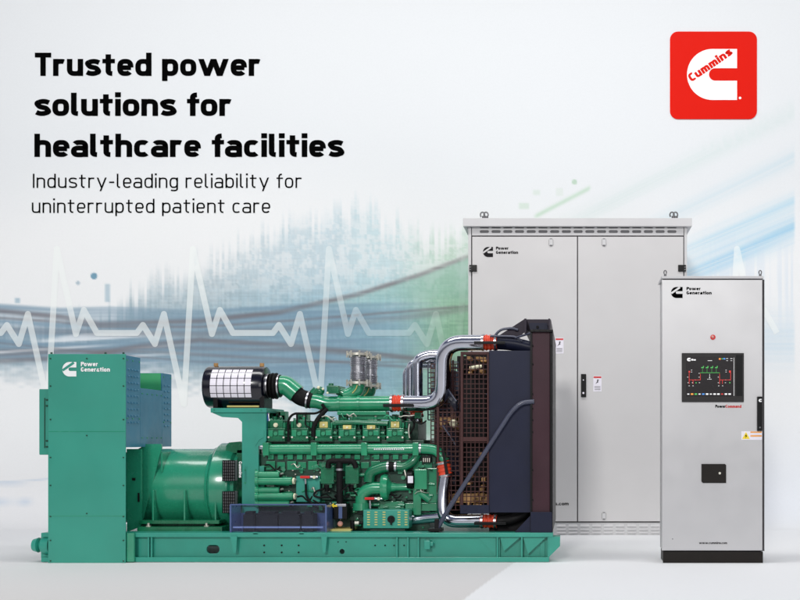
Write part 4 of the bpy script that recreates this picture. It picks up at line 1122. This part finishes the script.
# ------------------------------------------------------------------ control cabinet
c2 = thing('control_cabinet', Vector((P(712.5, 563, 0).x, .2, 0)), 'narrow grey control cabinet with black touch screen and black plinth at the right', 'cabinet')
b = B(); b.box(663.2, 279.5, 762.4, 551, .02, .36, .003); bd = obj('body', b, GREY, c2)
obj('edge_shade_strip', B().box(762.8, 279.5, 764.4, 551, .0, .36, .001), GAP, bd)  # dark strip painted in for the side shadow at the right edge
obj('gap_shade_sheet', B().box(662.8, 279.2, 762.5, 551.2, .013, .019, 0), GAP, bd)  # dark sheet behind the door, colour standing in for gap shade
b = B(); b.box(661.6, 276, 763.6, 278.6, -.012, .37, .003); tp = obj('top_cover', b, GREY, c2)
b = B(); b.box(664, 551.8, 762.4, 563, .015, .35, .003); b.box(663, 551.6, 763, 562.95, -.004, .014, .002); obj('plinth', b, PLINTH, c2)
b = B(); b.box(661.8, 279.6, 762.6, 550.6, -.018, .012, .006); dr = obj('door', b, GREY2, c2)
Yd = -.018
for x in (665.2, 760.2):
    b = B(); b.turn(0, .06, [(274.2, 1.3), (276.1, 1.3)], 12, 'z', x)
    pts = [P(x+1.3*math.cos(t), 272.4-1.9*math.sin(t), .06) for t in np.linspace(-.9, math.pi+.9, 14)]; b.sweep(pts, .55/S, 8)
    obj('lifting_eye', b, EYE, tp)
emblem(671, 287, 682.6, 298, Yd, INK, GREY2, dr)
lettering('lettering', 'Power', 686.5, 290.2, 700.5, 3.1, .25, Yd, INK, dr); lettering('lettering', 'Generation', 686.5, 294.4, 711.5, 3.1, .25, Yd, INK, dr)
b = B(); b.disc(713, 337.2, 2.6, Yd-.008, Yd, 20); ld = obj('indicator_lamp', b, REDH, dr); obj('lens', B().ball(712.7, 336.8, Yd-.009, 1.3), PINK, ld)
sc = obj('touch_screen', B().box(682, 353, 744, 402, Yd-.02, Yd, .004), BEZEL, dr)
Ys = Yd-.02
obj('display', B().box(686, 356.8, 734.2, 396.4, Ys-.001, Ys, 0), SCREEN, sc)
b = B(); b.box(736, 355, 742.4, 396, Ys-.001, Ys, 0); obj('bezel_inset', b, BLACK, sc)
r_, g_, w_, y_, u_ = B(), B(), B(), B(), B()
def ln(bb, x0, y0, x1, y1, t=.3, q=.7): bb.box(min(x0, x1)-t*q, min(y0, y1)-t*q, max(x0, x1)+t*q, max(y0, y1)+t*q, Ys-.0025, Ys-.0012, 0)
sp = lambda zx, zy: (640+zx*140/800, 340+zy*105/600)       # place on the screen face
def L_(bb, a, c, t=.3): p, q = sp(*a), sp(*c); ln(bb, p[0], p[1], q[0], q[1], t)
L_(g_, (345, 187), (455, 187)); 
for x in (357, 383, 410, 436): L_(g_, (x-4, 158), (x+4, 158), .7); L_(g_, (x, 165), (x, 187), .15); L_(g_, (x+4, 150), (x+7, 153), .3)
L_(r_, (345, 190), (345, 228)); L_(r_, (281, 228), (345, 228)); L_(r_, (281, 190), (281, 250)); L_(r_, (303, 228), (303, 250)); L_(r_, (281, 180), (283, 183), .8)
L_(r_, (455, 190), (455, 250)); L_(r_, (455, 228), (518, 228)); L_(r_, (518, 185), (518, 228)); L_(r_, (471, 228), (471, 250)); L_(r_, (512, 178), (516, 183), .8)
L_(g_, (320, 244), (321, 245), .6); L_(g_, (513, 243), (514, 245), .6); L_(g_, (345, 187), (345, 195), .3); L_(g_, (455, 187), (455, 195))
for x, y in ((295, 172), (295, 183), (273, 212), (338, 212), (338, 190), (275, 244), (300, 244), (340, 244), (281, 262), (303, 262), (448, 212), (492, 172), (492, 183), (448, 244), (488, 244), (450, 262), (472, 262), (388, 224), (398, 224), (406, 224), (398, 217), (490, 228), (514, 228), (316, 228)): L_(w_, (x-2, y), (x+2, y), .28)
L_(w_, (398, 195), (398, 217), .22)
L_(w_, (537, 102), (537, 318), .25)
for i in range(12):
    x = 276+i*21.5; L_((w_, y_, g_, w_, u_, w_, w_, w_, w_, r_, w_, w_)[i], (x-3, 309), (x+3, 309), 1.0 if i % 3 else .7)
L_(y_, (454, 107), (458, 109), .8); L_(r_, (456, 112), (458, 112), .5); L_(g_, (468, 107), (471, 108), .6); L_(u_, (479, 106), (484, 108), .8)
for x in (498, 522): L_(w_, (x-5, 106), (x+5, 106), .3); L_(w_, (x-4, 118), (x+4, 118), .25)
L_(w_, (388, 118), (411, 118), .3)
dp = [o for o in sc.children if o.name.startswith('display')][0]
for bb, m, n in ((r_, SC_R, 'red_diagram_lines'), (g_, SC_G, 'green_diagram_lines'), (w_, SC_W, 'white_diagram_marks'), (y_, SC_Y, 'amber_icons'), (u_, SC_B, 'blue_icons')): obj(n, bb, m, dp)
obj('emblem', B().sheet([c_outline(687.0, 357.9, 690.4, 361.2)], Ys, z0=.003), SC_W, dp)
obj('heading_mark', B().box(691.2, 358.9, 693.2, 360.5, Ys-.0025, Ys-.0012, 0).box(693.5, 359.3, 695.8, 360.5, Ys-.0025, Ys-.0012, 0), SC_W, dp)
lettering('lettering', 'Power', 715.3, 407.8, 725.5, 2.9, .27, Yd, INK, dr); lettering('lettering', 'Command', 725.6, 407.8, 741.2, 2.9, .24, Yd, REDH, dr)
b = B(); b.box(757.4, 396.5, 762.4, 431, Yd-.022, Yd, .004); hn = obj('handle', b, BLACK, dr)
obj('emblem', B().sheet([c_outline(758.6, 398.9, 761.6, 402)], Yd-.022, z0=.002), WHITE, hn)
b = B(); b.disc(760, 427.5, .8, Yd-.026, Yd-.022, 12); obj('key_lock', b, SLOT, hn)
wl = obj('warning_label', B().box(741.4, 431.2, 762, 439.8, Yd-.002, Yd, 0), LABELW, dr)
tr = obj('hazard_triangle', B().prism([(746, 432), (749.8, 438.9), (742.2, 438.9)], Yd-.0035, Yd-.0022), YELLOW, wl)
obj('hazard_mark', B().prism([(746.4, 433.8), (745, 436.3), (746, 436.3), (745.4, 438.2), (747.2, 435.6), (746.2, 435.6)], Yd-.0050, Yd-.0037), INK, tr)
obj('label_stripe', B().box(750.4, 431.5, 761.8, 432.8, Yd-.0035, Yd-.0022, 0).box(750.4, 435.2, 761.8, 436.6, Yd-.0035, Yd-.0022, 0), ORANGE, wl)
b = B(); b.prism([(701.6, 464), (725, 464), (726.2, 465.2), (726.2, 483), (703, 483), (701.6, 481.6)], Yd-.012, Yd); lp = obj('access_plate', b, PLINTH, dr)
b = B(); b.disc(719.8, 473.2, 1.2, Yd-.016, Yd-.012, 14); obj('key_lock', b, ZINC, lp)
lettering('lettering', 'www.cummins.com', 699, 544, 727, 2.3, .2, Yd, INK2, dr)
obj('screw', B().disc(672.6, 539, .5, Yd-.003, Yd, 10), GAP, dr)
#==LIGHT==
# ------------------------------------------------------------------ camera, lamps, world
cam = bpy.data.cameras.new('camera'); co = bpy.data.objects.new('camera', cam); COL.objects.link(co)
co.location = (0, -D, HC); co.rotation_euler = (math.radians(90), 0, 0)
cam.sensor_width = 36; cam.lens = 36*D*S/800.0
cam.shift_x = -(VX-400)/800.0; cam.shift_y = (H-300)/800.0
cam.clip_end = 200; scene.camera = co
def area(name, loc, aim, size, power, col=(1, 1, 1), sy=None):
    d = bpy.data.lights.new(name, 'AREA'); d.energy = power; d.color = col; d.size = size
    if sy: d.shape = 'RECTANGLE'; d.size_y = sy
    o = bpy.data.objects.new(name, d); COL.objects.link(o); o.location = loc
    o.rotation_euler = (Vector(aim)-Vector(loc)).to_track_quat('-Z', 'Y').to_euler()
    return o
area('key_softbox', (-9.5, -60, 25), (-1.6, 2.0, 1.2), 7.5, 13800, (1, .985, .955))
area('fill_softbox', (5, -22, 6.0), (-1.0, 2.0, 1.4), 8, 380, (1, 1, .985))
area('top_softbox', (-1.5, -1.0, 9.0), (-1.5, -0.6, 0), 13.0, 540, (1, .995, .98), 1.6)
w = bpy.data.worlds.new('World'); scene.world = w; w.use_nodes = True
n, l = w.node_tree.nodes, w.node_tree.links
bg = n['Background']
tc = n.new('ShaderNodeTexCoord'); sx = n.new('ShaderNodeSeparateXYZ'); rp = n.new('ShaderNodeValToRGB'); mr = n.new('ShaderNodeMapRange')
l.new(tc.outputs['Generated'], sx.inputs['Vector']); mr.inputs['From Min'].default_value = -1; l.new(sx.outputs['Z'], mr.inputs['Value']); l.new(mr.outputs['Result'], rp.inputs['Fac'])
e = rp.color_ramp.elements; e[0].position = 0.40; e[0].color = (.26, .25, .26, 1); e[1].position = 1.0; e[1].color = (.40, .42, .46, 1)
for p_, c_ in ((0.50, (.20, .20, .23, 1)), (0.56, (.34, .345, .39, 1)), (0.62, (.95, .96, 1, 1)), (0.72, (.95, .96, 1, 1)), (0.77, (.16, .18, .30, 1)), (0.88, (.12, .14, .24, 1))):
    x = e.new(p_); x.color = c_
l.new(rp.outputs['Color'], bg.inputs['Color']); bg.inputs['Strength'].default_value = 0.6
scene.view_settings.view_transform = 'Standard'; scene.view_settings.look = 'None'; scene.view_settings.gamma = 1; scene.view_settings.exposure = 0
scene.render.engine = 'CYCLES'
